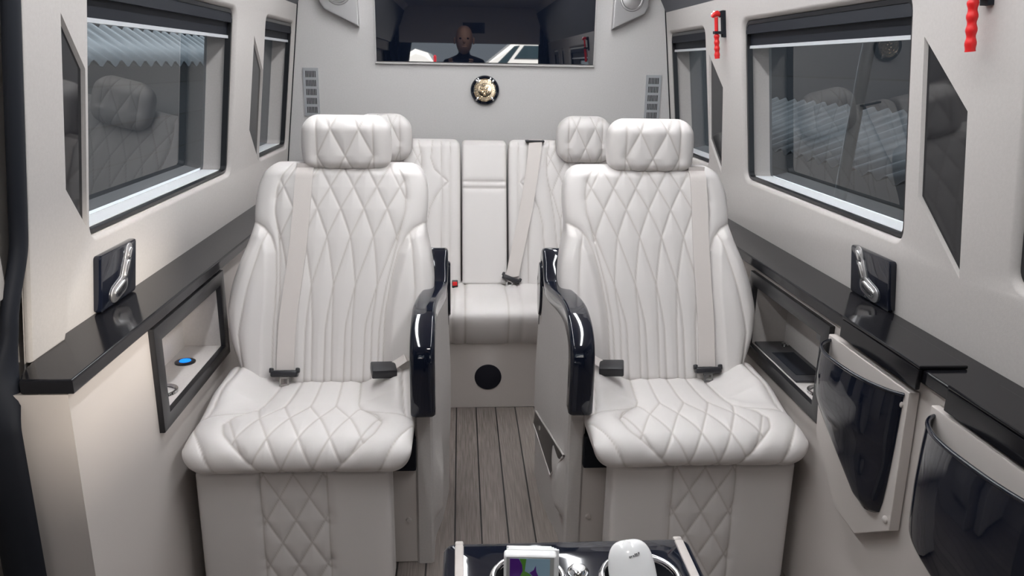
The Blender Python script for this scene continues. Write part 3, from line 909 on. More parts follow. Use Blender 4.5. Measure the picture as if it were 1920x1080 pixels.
# lower side panels with an opening for the storage niche
NL = (1.640, 2.065, .530, .702); NR = (1.672, 2.105, .515, .690)
def lower_panel(side, xf, y0, y1, hole, parent):
    bm = bmesh.new(); edges = []
    def lp(pts):
        vs = [bm.verts.new((xf, p[0], p[1])) for p in pts]
        edges.extend([bm.edges.new((vs[i], vs[(i + 1) % len(vs)])) for i in range(len(vs))])
    lp([(y0, 0), (y1, 0), (y1, .742), (y0, .742)]); a, b_, c, d = hole
    lp([(a, c), (b_, c), (b_, d), (a, d)])
    r = bmesh.ops.triangle_fill(bm, use_beauty=True, edges=edges)
    xo = xf + side * 0.10
    def quad(p): bm.faces.new([bm.verts.new(q) for q in p])
    quad([(xf, y0, 0), (xf, y0, .742), (xo, y0, .742), (xo, y0, 0)])
    quad([(xf, y0, .742), (xf, y1, .742), (xo, y1, .742), (xo, y0, .742)])
    bmesh.ops.remove_doubles(bm, verts=bm.verts[:], dist=1e-5)
    return from_bm('lower_panel', bm, 'vinyl', parent)
lower_panel(-1, -.745, 1.254, 3.5, NL, wl)
lower_panel(1, .778, -1.26, 3.5, NR, wr)

# rear wall with seams at the corners
rw = box('wall_rear', (-1.0, 3.5, 0.0), (1.05, 3.56, 1.9), 'suede_rear'); tag(rw, 'greige suede back wall', 'wall', kind='structure')
for s in (-1, 1):
    p = [(wx(s, .70), .70), (wx(s, 1.60), 1.60), (wx(s, 1.60, .003), 1.60), (wx(s, .70, .003), .70)]
    prism('corner_gap', p, 1, 3.492, 3.50, 'dark_gap', rw)
# slate grey overhead ducts
for k, s in enumerate((-1, 1)):
    p = [(X0 + s * a, z) for a, z in ((.84, 1.502), (.795, 1.502), (.768, 1.560), (.70, 1.68), (.66, 1.80), (.90, 1.80), (.90, 1.55))]
    o = prism('trim_%d' % (k + 1), p, 1, -1.26, 3.499, 'soffit', None, 0.004)
    tag(o, 'slate grey overhead duct along the %s side' % ('left', 'right')[k], 'trim', kind='structure')

# windows
def window(n, side, rect, track_front=False, blind=None, mat='tint'):
    a, b_, c, d = rect
    root = empty('window_%d' % n, (wx(side, (c + d) / 2), (a + b_) / 2, c))
    tag(root, 'dark tinted side window', 'window', kind='structure')  # the two windows behind the camera are added openings with clear panes
    def ring(name, o, i, dep0, dep1, m_, r=.03):
        bm = bmesh.new(); A = rrect((o[0] + o[1]) / 2, (o[2] + o[3]) / 2, o[1] - o[0], o[3] - o[2], r); B = rrect((i[0] + i[1]) / 2, (i[2] + i[3]) / 2, i[1] - i[0], i[3] - i[2], max(.004, r - .012))
        V = [[bm.verts.new((wx(side, p[1], -dp), p[0], p[1])) for p in L] for L in (A, B) for dp in (dep0, dep1)]
        n_ = len(A)
        for (p, q) in ((0, 2), (2, 3), (3, 1), (1, 0)):
            for k in range(n_): bm.faces.new((V[p][k], V[p][(k + 1) % n_], V[q][(k + 1) % n_], V[q][k]))
        return from_bm(name, bm, m_, root, 40)
    ring('gasket', (a + .0015, b_ - .0015, c + .0015, d - .0015), (a + .012, b_ - .012, c + .010, d - .012), 0.012, 0.030, 'frame_black')
    bm = bmesh.new()
    q = [(a, c), (b_, c), (b_, d), (a, d)]
    bm_v = []
    for dp in (0.088, 0.092):
        bm_v.append([bm.verts.new((wx(side, p[1], -dp), p[0], p[1])) for p in q])
    bm.faces.new(bm_v[0])
    bm.verts.ensure_lookup_table()
    for v in bm_v[1]: bm.verts.remove(v)
    from_bm('pane', bm, mat, root)
    # white sill strip under the glass
    bm = bmesh.new()
    bm_box(bm, (-.5, a + .012, c + .004), (.5, b_ - .014, c + .011))
    for v in bm.verts: v.co.x = wx(side, c, -(0.031 if v.co.x * side < 0 else 0.0865))
    from_bm('sill_strip', bm, 'white_sill', root)
    # roller blind pulled a little way down
    bl = empty('roller_blind', (wx(side, d), (a + b_) / 2, d))
    tag(bl, blind[0], 'window blind', 'dark roller blinds over the side windows')
    zb = blind[1]
    bm = bmesh.new(); p = [(d - .002, .024), (zb + .006, .024), (zb + .006, .030), (d - .002, .034)]
    V = [[bm.verts.new((wx(side, z, -dp), y, z)) for z, dp in p] for y in (a + .010, b_ - .010)]
    bm.faces.new(V[0]); bm.faces.new(V[1][::-1])
    for k in range(4): bm.faces.new((V[0][k], V[1][k], V[1][(k + 1) % 4], V[0][(k + 1) % 4]))
    from_bm('blind_fabric', bm, 'blind', bl)
    bm = bmesh.new(); bm_box(bm, (-.5, a + .012, zb - .002), (.5, b_ - .012, zb + .007))
    for v in bm.verts: v.co.x = wx(side, zb, -(0.020 if v.co.x * side < 0 else 0.031))
    from_bm('bottom_bar', bm, 'white_bar', bl)
    bm = bmesh.new(); bm_box(bm, (-.5, a + .008, d - .040), (.5, b_ - .008, d - .002))
    for v in bm.verts: v.co.x = wx(side, d - .02, -(0.013 if v.co.x * side < 0 else 0.040))
    from_bm('blind_cassette', bm, 'blind', bl)
    return root
window(1, -1, WIN['L1'], blind=('navy black roller blind over the large left window', 1.360))
window(2, -1, WIN['L2'], blind=('navy black roller blind over the small rear left window', 1.372))
window(3, 1, WIN['R1'], blind=('navy black roller blind over the large right window', 1.358))
window(4, 1, WIN['R2'], blind=('navy black roller blind over the small rear right window', 1.362))
window(5, 1, WIN['R3'], blind=('navy black roller blind at the right picture edge', 1.355))
window(6, 1, (-.86, -.455, 1.115, 1.44), blind=('unseen navy black blind added far behind the camera to trim the daylight', 1.285), mat='clear')  # added opening and blind, sized to shape the light patch on the left wall
window(7, 1, (-.275, -.10, 1.10, 1.44), blind=('unseen narrow navy black blind added just behind the camera to trim the daylight', 1.285), mat='clear')  # second added opening and blind, leaving a shadow band in that patch

# smoked panels beside the windows
for side, pts, lab in ((-1, TL1, 'smoked black slanted panel on the left wall before the large window'), (-1, TL2, 'narrow smoked panel between the two left windows'),
                       (1, TR1, 'smoked black slanted panel on the right wall by the near hammer'), (1, TR2, 'narrow smoked panel between the two right windows')):
    bm = bmesh.new()
    pp = offset_poly(pts, -.0008)
    V = [[bm.verts.new((wx(side, p[1], -dp), p[0], p[1])) for p in pp] for dp in (.007, .013)]
    bm.faces.new(V[0]); bm.faces.new(V[1][::-1])
    for k in range(4): bm.faces.new((V[0][k], V[0][(k + 1) % 4], V[1][(k + 1) % 4], V[1][k]))
    tag(from_bm('smoked_trapezoid', bm, 'trim_glass'), lab, 'panel', 'smoked slanted wall panels')

# ledges along both sides
def ledge(side, x_lip, y0, y1, lab):
    xa = x_lip; xb = wx(side, .77, .001)
    root = box('side_ledge', (min(xa, xb), y0, .7425), (max(xa, xb), y1, .770), 'ledge', None, 0.005, 3)
    tag(root, lab, 'ledge', 'polished black ledges below the windows')
    return root
tag(prism('side_ledge', [(-.733, 1.252), (-.820, 1.252), (-.838, 1.30), (-.852, 1.45), (-.870, 1.48), (-.879, 3.44), (-.733, 3.44)], 2, .7425, .770, 'ledge', None, .005, 40, 3), 'polished black ledge along the left wall', 'ledge', 'polished black ledges below the windows')
lr = ledge(1, .761, .10, 3.44, 'polished black ledge along the right wall')

# folding table lids on the right ledge
for y0, y1, lab in ((1.262, 1.560, 'closed black folding table lid on right ledge above the narrow magazine holder'), (.80, 1.178, 'closed black folding table lid on right ledge above the wide magazine holder')):
    root = empty('folding_table', (.80, (y0 + y1) / 2, .772)); tag(root, lab, 'folding table', 'folding tables stowed in the right ledge')
    box('lid', (.752, y0, .7705), (.845, y1, .778), 'ledge', root, .0025)
    box('front_flap', (.7515, y0 + .001, .730), (.7605, y1 - .001, .7700), 'ledge', root, .002)

# storage niches
def ring_plate(bm, xf, xb, o, i):
    A = [(o[0], o[2]), (o[1], o[2]), (o[1], o[3]), (o[0], o[3])]; B = [(i[0], i[2]), (i[1], i[2]), (i[1], i[3]), (i[0], i[3])]
    V = {}
    for nm, L in (('A', A), ('B', B)):
        for x in (0, 1): V[nm, x] = [bm.verts.new(((xf, xb)[x], p[0], p[1])) for p in L]
    for (p, q) in ((('A', 0), ('B', 0)), (('B', 0), ('B', 1)), (('B', 1), ('A', 1)), (('A', 1), ('A', 0))):
        for k in range(4): bm.faces.new((V[p][k], V[p][(k + 1) % 4], V[q][(k + 1) % 4], V[q][k]))
    bmesh.ops.recalc_face_normals(bm, faces=bm.faces[:])
    bmesh.ops.bevel(bm, geom=[e for e in bm.edges if abs(e.verts[0].co.x - xf) < 1e-6 and abs(e.verts[1].co.x - xf) < 1e-6 and len(e.link_faces) == 2 and abs(e.calc_face_angle(0)) > .5], offset=.003, segments=2, profile=.5, affect='EDGES')

def cup(parent, c, r, name='cup_holder', depth=.05):
    x, y, z = c
    o = lathe(name, [(r - .006, .002), (r - .003, .0065), (r + .002, .006), (r + .004, .001), (r + .004, -.001)], c, (0, 0, 1), 'chrome', parent, 40, 60)
    lathe('well', [(r - .004, .003), (r - .006, -depth), (0, -depth)], c, (0, 0, 1), 'rubber', o, 40)
    return o

def niche(side, xf, hole, outer, lab):
    a, b_, c, d = hole
    root = empty('wall_niche', (xf, (a + b_) / 2, c)); tag(root, lab, 'storage niche', 'black framed niches in the side walls')
    bm = bmesh.new(); ring_plate(bm, xf - side * .013, xf + side * .001, outer, hole); from_bm('frame', bm, 'frame_black', root, 40)
    bm = bmesh.new(); xo = xf + side * .098
    e = .0006
    def quad(p): bm.faces.new([bm.verts.new(q) for q in p])
    a, b_, c, d = a + e, b_ - e, c + e, d - e
    quad([(xo, a, c), (xo, b_, c), (xo, b_, d), (xo, a, d)])
    for (p, q) in (((a, c), (b_, c)), ((b_, c), (b_, d)), ((b_, d), (a, d)), ((a, d), (a, c))):
        quad([(xf, *p), (xf, *q), (xo, *q), (xo, *p)])
    bmesh.ops.remove_doubles(bm, verts=bm.verts[:], dist=1e-5)
    from_bm('liner', bm, 'suede', root)
    return root
n1 = niche(-1, -.745, NL, (1.600, 2.103, .497, .738), 'black framed wall niche with a glowing blue button, left side')
o = lathe('socket', [(.026, 0), (.026, .003), (.021, .005), (.0155, .005), (.0155, .002)], (-.800, 1.940, .5306), (0, 0, 1), 'frame_black', n1, 36)
lathe('blue_button', [(.015, .002), (.014, .0058), (0, .0062)], (-.800, 1.940, .5306), (0, 0, 1), 'blue_led', o, 32)
cup(n1, (-.792, 1.748, .5312), .036, depth=.03)
box('violet_light', (-.815, 1.6415, .690), (-.775, 1.6445, .6995), 'violet_led', n1)
n2 = niche(1, .778, NR, (1.632, 2.140, .480, .727), 'black framed wall niche with a grey tray, right side')
bm = bmesh.new(); bm_box(bm, (.782, 1.800, .5155), (.874, 2.095, .523), .002); tr_ = from_bm('tray', bm, 'tray_grey', n2, 40)
box('tray_mat', (.797, 1.835, .5232), (.860, 2.00, .5240), 'rubber', tr_)
lathe('tray_latch', [(.010, 0), (.010, .008), (.006, .011), (0, .011)], (.857, 2.055, .523), (0, 0, 1), 'chrome', tr_, 20)
cup(n2, (.824, 1.737, .5162), .036, depth=.03)
o = box('vent_slot', (.871, 1.755, .600), (.8755, 1.905, .655), 'silver_plastic', n2, .002); box('slot_opening', (.8702, 1.785, .622), (.8712, 1.895, .640), 'dark_gap', o)

# seat control panels with chrome seat shaped switches
def control(side, y0, y1, z0, z1, flip, lab):
    """plate on the leaning wall, modelled flat as (y, z) with height h off the wall."""
    root = empty('seat_control_panel', (wx(side, (z0 + z1) / 2), (y0 + y1) / 2, z0)); tag(root, lab, 'switch panel', 'seat switch panels on the side walls')
    def on_wall(bm, h0):
        for v in bm.verts:
            h = v.co.x; v.co.x = wx(side, v.co.z, h)
    bm = bmesh.new(); bm_prism(bm, rrect((y0 + y1) / 2, (z0 + z1) / 2, y1 - y0, z1 - z0, .008, 4), 0, -.001, .016, .004); on_wall(bm, 0)
    from_bm('panel_plate', bm, 'gloss', root, 40)
    cy = (y0 + y1) / 2; 
    def sw(name, mat, poly, h0, h1, bev, par):
        bm = bmesh.new(); pts = [(cy - .009 + flip * p[0] * 1.14, z0 + .064 + (p[1] - .064) * 1.08) for p in poly]
        bm_prism(bm, pts, 0, h0, h1, bev, 3); on_wall(bm, 0); return from_bm(name, bm, mat, par, 50)
    def capsule(ax, az, bx, bz, r0, r1):
        a = np.array([ax, az]); b_ = np.array([bx, bz]); d = (b_ - a) / np.linalg.norm(b_ - a); t = math.atan2(d[1], d[0])
        return [tuple(a + r0 * np.array([cos(t + pi / 2 + k * pi / 8), sin(t + pi / 2 + k * pi / 8)])) for k in range(9)] + [tuple(b_ + r1 * np.array([cos(t - pi / 2 + k * pi / 8), sin(t - pi / 2 + k * pi / 8)])) for k in range(9)]
    # silver outline plate, then three pads
    surround = [capsule(.050, .104, .044, .088, .014, .014), capsule(.043, .084, .027, .050, .0145, .0145), capsule(.022, .038, -.016, .027, .0195, .0175)]
    for i, pl in enumerate(surround): sw('switch_surround', 'silver', pl, .015, .0185 + .0004 * i, .0015, root)
    for nm, pl in (('headrest_switch', capsule(.0505, .102, .046, .092, .0075, .0075)), ('backrest_switch', capsule(.0405, .078, .030, .054, .0075, .0075)), ('cushion_switch', capsule(.018, .037, -.012, .029, .0115, .0095))):
        sw(nm, 'chrome', pl, .018, .0235, .0035, root)
    return root
control(-1, 1.608, 1.792, .772, .896, 1, 'black seat switch panel with chrome switches on left wall')
control(1, 1.600, 1.780, .770, .888, 1, 'black seat switch panel with chrome switches on right wall')

# magazine holders
def holder(board, lv, lab, xb=.776):
    root = empty('magazine_holder', (xb, lv[0][1], lv[0][0])); tag(root, lab, 'magazine holder', 'black magazine holders on the right wall')
    prism('backboard', board, 0, xb - .022, xb, 'vinyl', root, .003)
    N = 44; P = []
    zt = np.array([l[0] for l in lv]); 
    zz = np.linspace(zt[0], zt[-1], 90)
    rear = np.interp(-zz, -zt, [l[1] for l in lv]); frnt = np.interp(-zz, -zt, [l[2] for l in lv]); dep = np.interp(-zz, -zt, [l[3] for l in lv])
    rear = np.convolve(np.pad(rear, 5, 'edge'), np.ones(11) / 11, 'valid'); dep = np.convolve(np.pad(dep, 5, 'edge'), np.ones(11) / 11, 'valid')
    t = np.linspace(0, pi, N)
    for sgn in (0, 1):
        pass
    def shell(off):
        rows = []
        for z, a, b_, dd in zip(zz, rear, frnt, dep):
            k = 1 - np.abs(np.cos(t)) ** 2.4
            prof = k ** 0.62 * (1 - 0.35 * (1 - (np.cos(t) + 1) / 2) ** 1.5)
            y = (a + b_) / 2 + (a - b_) / 2 * np.sign(np.cos(t)) * np.abs(np.cos(t)) ** .9
            x = xb - .0225 - np.maximum(0, dd * prof - off)
            rows.append(np.stack([x, y, np.full(N, z)], 1))
        return np.array(rows)
    A = shell(0); B = shell(.006)
    P = np.concatenate([B[::-1], A], 0)
    o = grid_obj('pocket', P, 'gloss', root)
    smooth(o.data, 60)
    rim = [tuple((A[0, k] + B[0, k]) / 2) for k in range(N)]
    tube('pocket_rim', rim, .0042, 'gloss', o, 8)
    for (y, z) in ((board[1][0] + .018, board[1][1] - .030), (board[2][0] + .015, board[2][1] + .016)):
        lathe('screw_cap', [(.0075, 0), (.0075, .003), (.005, .005), (0, .006)], (xb - .022, y, z), (-1, 0, 0), 'vinyl', root, 20)
    return root
holder([(1.612, .716), (1.283, .716), (1.273, .428), (1.388, .345), (1.482, .352), (1.610, .470), (1.622, .56)],
       [(.706, 1.598, 1.296, .062), (.66, 1.598, 1.296, .066), (.60, 1.590, 1.297, .065), (.555, 1.550, 1.299, .052), (.51, 1.47, 1.302, .046), (.47, 1.405, 1.306, .038), (.445, 1.375, 1.312, .030), (.436, 1.355, 1.324, .010)],
       'narrow tapering black magazine holder on the right wall beneath the niche')
holder([(1.215, .722), (.82, .722), (.80, .36), (.95, .28), (1.10, .30), (1.205, .45)],
       [(.708, 1.200, .84, .060), (.66, 1.200, .84, .064), (.60, 1.200, .84, .066), (.54, 1.198, .84, .064), (.505, 1.198, .84, .060), (.485, 1.192, .84, .057), (.474, 1.14, .84, .055), (.462, 1.05, .845, .052), (.42, .99, .85, .05), (.37, .93, .86, .02)],
       'wide black magazine holder at the right picture edge')

# safety hammers
def hammer(y, ztop, L, lab, xo=.030):
    xw = wx(1, ztop - L / 2)
    root = empty('safety_hammer', (xw, y, ztop)); tag(root, lab, 'hammer', 'red safety hammers on the right wall')
    def px(z, off): return wx(1, z, off)
    zs = np.linspace(ztop - .012, ztop - L, 40)
    r = []
    for i, z in enumerate(zs):
        f = i / 39
        if f < .42: r.append(.0062)
        else: r.append(.0085 + .0012 * sin((f - .42) * 42) + .0012 * sstep((f - .9) / .1))
    tube('handle', [(px(z, xo), y, z) for z in zs], r, 'red', root, 16)
    bm = bmesh.new(); bm_tube(bm, [(px(ztop - .01, xo - .016), y, ztop - .004), (px(ztop, xo - .004), y, ztop), (px(ztop, xo + .008), y, ztop - .004), (px(ztop, xo + .013), y, ztop - .012)], [.006, .010, .0095, .005], 14)
    hd = from_bm('hammer_head', bm, 'red', root, 50)
    bm = bmesh.new(); bm_tube(bm, [(px(ztop, xo + .006), y, ztop + .004), (px(ztop, xo + .016), y, ztop - .004)], [.0055, .002], 12); from_bm('steel_point', bm, 'steel', hd, 50)
    hs = box('holder', (-.5, y - .011, ztop - L * .52), (.5, y + .011, ztop + .010), 'rubber', root)
    for v in hs.data.vertices: v.co.x = wx(1, v.co.z, -.001 if v.co.x > 0 else .011)
    bm = bmesh.new(); bm_box(bm, (-.5, y - .012, ztop - L * .45), (.5, y + .012, ztop - L * .39))
    for v in bm.verts: v.co.x = wx(1, v.co.z, .010 if v.co.x > 0 else xo + .009)
    from_bm('clip', bm, 'rubber', root)
    bm = bmesh.new(); bm_box(bm, (-.5, y - .010, ztop - .012), (.5, y + .010, ztop + .008))
    for v in bm.verts: v.co.x = wx(1, v.co.z, .010 if v.co.x > 0 else xo - .012)
    from_bm('top_bracket', bm, 'rubber', root)
hammer(2.720, 1.472, .146, 'red safety hammer on the right wall between the windows, far one')
hammer(1.345, 1.485, .158, 'red safety hammer at the top right picture corner, near one')

# rear wall fittings
tv = box('television', (-.440, 3.482, 1.300), (.496, 3.504, 1.790), 'tv', None, .002); tag(tv, 'glossy black television screen set in the back wall', 'television')
tv_f = []
for lo, hi in (((-.446, 3.486, 1.290), (.502, 3.503, 1.2995)), ((-.447, 3.486, 1.290), (-.4405, 3.503, 1.79)), ((.4965, 3.486, 1.290), (.503, 3.503, 1.79))):
    box('screen_edge', lo, hi, 'suede_rear', tv, .002)

em = empty('round_emblem', (.025, 3.5, 1.186)); tag(em, 'round gold emblem with a black rim on the back wall', 'emblem')
lathe('rim', [(.062, 0), (.063, .010), (.060, .016), (.052, .018), (.050, .012)], (.025, 3.5, 1.186), (0, -1, 0), 'gloss', em, 56)
dl = lathe('medallion', [(.0505, .010), (.049, .0155), (.045, .0165), (.043, .0145), (.034, .0145), (.033, .0165), (.030, .0165), (.029, .014), (0, .0155)], (.025, 3.5, 1.186), (0, -1, 0), 'gold', em, 56)
for k in (48, 132, 228, 312):
    a = radians(k); c = Vector((.025 + .050 * cos(a), 3.4815, 1.186 + .050 * sin(a)))
    bm = bmesh.new(); bm_box(bm, (-.009, -.004, -.0045), (.009, .004, .0045), .002)
    bmesh.ops.rotate(bm, verts=bm.verts[:], cent=(0, 0, 0), matrix=Matrix.Rotation(-a, 3, 'Y')); bmesh.ops.translate(bm, verts=bm.verts[:], vec=c)
    from_bm('claw', bm, 'chrome', em, 40)
rel = [(-.004, .020, .006), (-.014, .008, .007), (.004, .006, .009), (-.010, -.008, .008), (.012, -.006, .007), (-.002, -.016, .007), (.013, .014, .004), (-.018, -.004, .004)]
bm = bmesh.new()
for dx, dz_, r in rel: bm_lathe(bm, [(r, 0), (r * .9, .003), (r * .5, .006), (0, .007)], (.025 + dx, 3.4865, 1.186 + dz_), (.15 * dx / .02, -1, .1), 16)
from_bm('relief', bm, 'gold', dl, 60)
bm = bmesh.new()
for k in range(24):
    a = 2 * pi * k / 24; bm_lathe(bm, [(.0022, 0), (.0015, .002), (0, .0024)], (.025 + .0385 * cos(a), 3.4855, 1.186 + .0385 * sin(a)), (0, -1, 0), 8)
from_bm('beading', bm, 'gold', dl, 60)

def vent(x0, x1, z0, z1, lab):
    root = empty('air_vent', ((x0 + x1) / 2, 3.5, z0)); tag(root, lab, 'air vent', 'slotted vents on the back wall')
    bm = bmesh.new(); edges = []
    def lp(pts, y=3.494):
        vs = [bm.verts.new((p[0], y, p[1])) for p in pts]
        edges.extend([bm.edges.new((vs[i], vs[(i + 1) % len(vs)])) for i in range(len(vs))]); return vs
    ov = lp([(x0, z0), (x1, z0), (x1, z1), (x0, z1)]); hv = []
    gw = (x1 - x0) * .70; gx = (x0 + x1) / 2 - gw / 2; ns = 7
    for r in range(5):
        zc = z0 + (z1 - z0) * (r + .5) / 5 * .93 + (z1 - z0) * .035
        for k in range(ns):
            xc = gx + gw * (k + .5) / ns; w = gw / ns * .30; h = (z1 - z0) * .066
            hv.append(lp([(xc - w, zc - h), (xc + w, zc - h), (xc + w, zc + h), (xc - w, zc + h)]))
    bmesh.ops.triangle_fill(bm, use_beauty=True, edges=edges)
    for L in [ov] + hv:
        b2 = [bm.verts.new((v.co.x, 3.4998, v.co.z)) for v in L]
        for i in range(4): bm.faces.new((L[i], L[(i + 1) % 4], b2[(i + 1) % 4], b2[i]))
    from_bm('grille', bm, 'silver_plastic', root)
    box('vent_backing', (x0 + .004, 3.4975, z0 + .004), (x1 - .004, 3.4995, z1 - .004), 'dark_gap', root)
vent(-.757, -.692, 1.066, 1.268, 'silver slotted air vent left of the emblem')
vent(.738, .806, 1.062, 1.262, 'silver slotted air vent right of the emblem')

def corner_speaker(s, pts, cx_, lab):
    root = empty('corner_speaker', (cx_, 3.5, 1.45)); tag(root, lab, 'speaker', 'silver corner speakers on the back wall')
    prism('housing', pts, 1, 3.462, 3.5005, 'silver', root, .006)
    lathe('speaker_ring', [(.052, 0), (.050, .004), (.044, .005), (.040, .001), (.030, .003), (.012, .006), (0, .006)], (cx_, 3.462, 1.573), (0, -1, 0), 'silver', root, 40)
corner_speaker(-1, [(-.672, 1.70), (-.669, 1.535), (-.650, 1.505), (-.508, 1.438), (-.512, 1.56), (-.52, 1.70)], -.588, 'silver corner speaker left of the television')
corner_speaker(1, [(.72, 1.70), (.722, 1.545), (.706, 1.512), (.569, 1.448), (.574, 1.57), (.58, 1.70)], .648, 'silver corner speaker right of the television')

# sliding door edge on the left and the side beyond it
dr = empty('door_1', (-.84, .4, 0)); tag(dr, 'edge of the sliding door with its black rubber seal', 'door', kind='structure')
zz = np.concatenate([np.linspace(1.60, .86, 60), np.linspace(.85, .66, 40), np.linspace(.64, 0.0, 20)])
P = np.zeros((120, 14, 3)); tt = np.linspace(0, 2 * pi, 14, endpoint=False)
for i, z in enumerate(zz):
    f = float(sstep((.85 - z) / .17)); ang = f * pi / 2
    cy = 1.331 - .040 * float(sstep((1.0 - z) / .15)) * (1 - f) - .094 * f; cx_ = wx(-1, z, .002) * (1 - f) - .857 * f
    ha = .019 + .018 * f; hb = .013
    P[i, :, 0] = cx_ + ha * np.cos(tt) * sin(ang) * 1 + hb * np.sin(tt) * cos(ang); P[i, :, 1] = cy + ha * np.cos(tt) * cos(ang) - hb * np.sin(tt) * sin(ang); P[i, :, 2] = z
grid_obj('door_seal', P, 'rubber', dr, closed_m=True)
bm = bmesh.new()
for lo, hi in (((-.93, -1.26, 0), (-.885, 1.20, .95)), ((-.90, -1.26, 1.42), (-.80, 1.31, 1.62)), ((-.90, .94, .9), (-.842, 1.30, 1.5)), ((-.915, .94, .55), (-.880, 1.52, 1.62)), ((-.90, -1.26, .9), (-.86, .10, 1.5))): bm_box(bm, lo, hi, .004)
from_bm('door_panel', bm, 'suede', dr, 40)
bm = bmesh.new(); bm_box(bm, (-.885, .08, .93), (-.880, .94, 1.44)); from_bm('door_glass', bm, 'tint', dr)
# outer skins that close the body below the windows
bm = bmesh.new(); bm_box(bm, (-.99, 1.10, 0), (-.97, 3.56, .93)); bm_box(bm, (-.965, 1.10, 1.45), (-.90, 3.56, 1.92)); from_bm('outer_skin', bm, 'suede', wl)
bm = bmesh.new(); bm_box(bm, (1.01, -1.26, 0), (1.03, 3.56, .93)); bm_box(bm, (.94, -1.26, 1.45), (1.00, 3.56, 1.92)); from_bm('outer_skin', bm, 'suede', wr)

# ------------------------------------------------------------------ seating
armchair(-.441, -1, -.478, (.105, .112), 'cream quilted armchair left of the aisle', 'quilted cream armchairs', 'cream seat belt down the left armchair', -.402)
armchair(.482, 1, .517, (.150, .124), 'cream quilted armchair right of the aisle', 'quilted cream armchairs', 'cream seat belt down the right armchair', .468)
console(-.174, 1, 'black topped armrest console on the left of the aisle', False)
console(.216, -1, 'black topped armrest console on the right of the aisle')
rear_bench()

# ------------------------------------------------------------------ centre table at the front
ct = empty('centre_table', (.09, .80, 0)); tag(ct, 'black glossy table with chrome cup holders at the bottom of the picture', 'table')
ZT = .55
C1, C2, CR1, CR2 = (.020, .992), (.190, .985), .050, .055
bm = bmesh.new(); edges = []
def lp_(pts):
    vs = [bm.verts.new((p[0], p[1], ZT)) for p in pts]
    edges.extend([bm.edges.new((vs[i], vs[(i + 1) % len(vs)])) for i in range(len(vs))]); return vs
outer = lp_(rrect(.091, .795, .386, .572, .012, 4))
for c_, r in ((C1, CR1), (C2, CR2)): lp_([(c_[0] + r * cos(2 * pi * k / 40), c_[1] + r * sin(2 * pi * k / 40)) for k in range(40)])
bmesh.ops.triangle_fill(bm, use_beauty=True, edges=edges)
pv = outer
for g, z in ((.003, ZT - .001), (.006, ZT - .005), (.007, ZT - .012), (.007, ZT - .035), (0.0, ZT - .037)):
    cur = [bm.verts.new((p[0], p[1], z)) for p in rrect(.091, .795, .386 + 2 * g, .572 + 2 * g, .012 + g, 4)]
    for i in range(len(cur)): bm.faces.new((pv[i], pv[(i + 1) % len(cur)], cur[(i + 1) % len(cur)], cur[i]))
    pv = cur
tp_ = from_bm('table_top', bm, 'gloss', ct, 50)
box('pedestal', (-.07, .54, 0), (.25, 1.05, ZT - .036), 'suede', ct, .006)
for x0_, x1_ in ((-.0905, -.0765), (.2660, .2805)):
    bm = bmesh.new(); bm_box(bm, (x0_, .52, ZT - .004), (x1_, 1.079, ZT + .003), .0025); bm_box(bm, (x0_, 1.0795, ZT - .03), (x1_, 1.0905, ZT + .002), .003)
    from_bm('inlay_strip', bm, 'vinyl', ct, 40)
for c_, r in ((C1, CR1), (C2, CR2)):
    o = lathe('cup_holder', [(r - .001, -.004), (r - .002, .003), (r + .002, .0065), (r + .006, .005), (r + .009, .0005)], (*c_, ZT), (0, 0, 1), 'chrome', ct, 56, 70)
    lathe('well', [(r - .001, 0), (r - .004, -.07), (0, -.07)], (*c_, ZT), (0, 0, 1), 'rubber', o, 48)
o = lathe('push_button', [(.0165, 0), (.0165, .003), (.013, .008), (.0105, .0095)], (.097, 1.003, ZT), (0, 0, 1), 'chrome', ct, 36, 40)
lathe('button_cap', [(.0105, .0093), (.008, .0088), (0, .0088)], (.097, 1.003, ZT), (0, 0, 1), 'silver', o, 30)

# folded tissue pack standing in the left cup holder
tk = empty('tissue_pack', (.022, .978, ZT - .060)); tag(tk, 'white tissue pack with a colourful print in the left cup holder', 'tissue pack')
tk.rotation_euler = (radians(-9), 0, radians(-4))
def loc_mesh(name, bm, mat, parent, sm=None):
    o = from_bm(name, bm, mat, parent, sm); o.location = (0, 0, 0); return o
bm = bmesh.new(); bm_box(bm, (-.040, -.016, 0), (.038, .004, .108), .004, 3); pk = loc_mesh('wrapper', bm, 'white_paper', tk, 40)
for k in range(4):
    bm = bmesh.new(); bm_box(bm, (-.036 + .0035 * k - .0012 * k * k, .0042 + .0042 * k, .004), (.0425 - .0035 * k, .0082 + .0042 * k, .1075 - .0005 * k), .0012, 2); loc_mesh('tissue_fold', bm, 'white_paper', pk, 40)
def flat(name, poly, mat, y, par):
    bm = bmesh.new(); bm_prism(bm, poly, 1, y, y + .0006); return loc_mesh(name, bm, mat, par)
SH = .0065
pr = flat('printed_face', [(-.036, .004), (.034, .004), (.034, .1055), (-.036, .1055)], 'grey_border', -.0168, pk)
flat('print_ground', [(a_, z_ + SH) for a_, z_ in [(-.031, .006), (.028, .006), (.028, .097), (-.031, .097)]], 'paleblue', -.0174, pk)
flat('print_purple', [(a_, z_ + SH) for a_, z_ in [(-.031, .050), (-.024, .055), (-.018, .064), (-.011, .078), (-.013, .088), (-.018, .097), (-.031, .097)]], 'purple', -.0180, pk)
flat('print_green', [(a_, z_ + SH) for a_, z_ in [(-.020, .050), (-.002, .044), (.010, .052), (.008, .062), (-.002, .074), (-.009, .078), (-.007, .097), (-.017, .097), (-.013, .088), (-.012, .078), (-.018, .066)]], 'green', -.0182, pk)
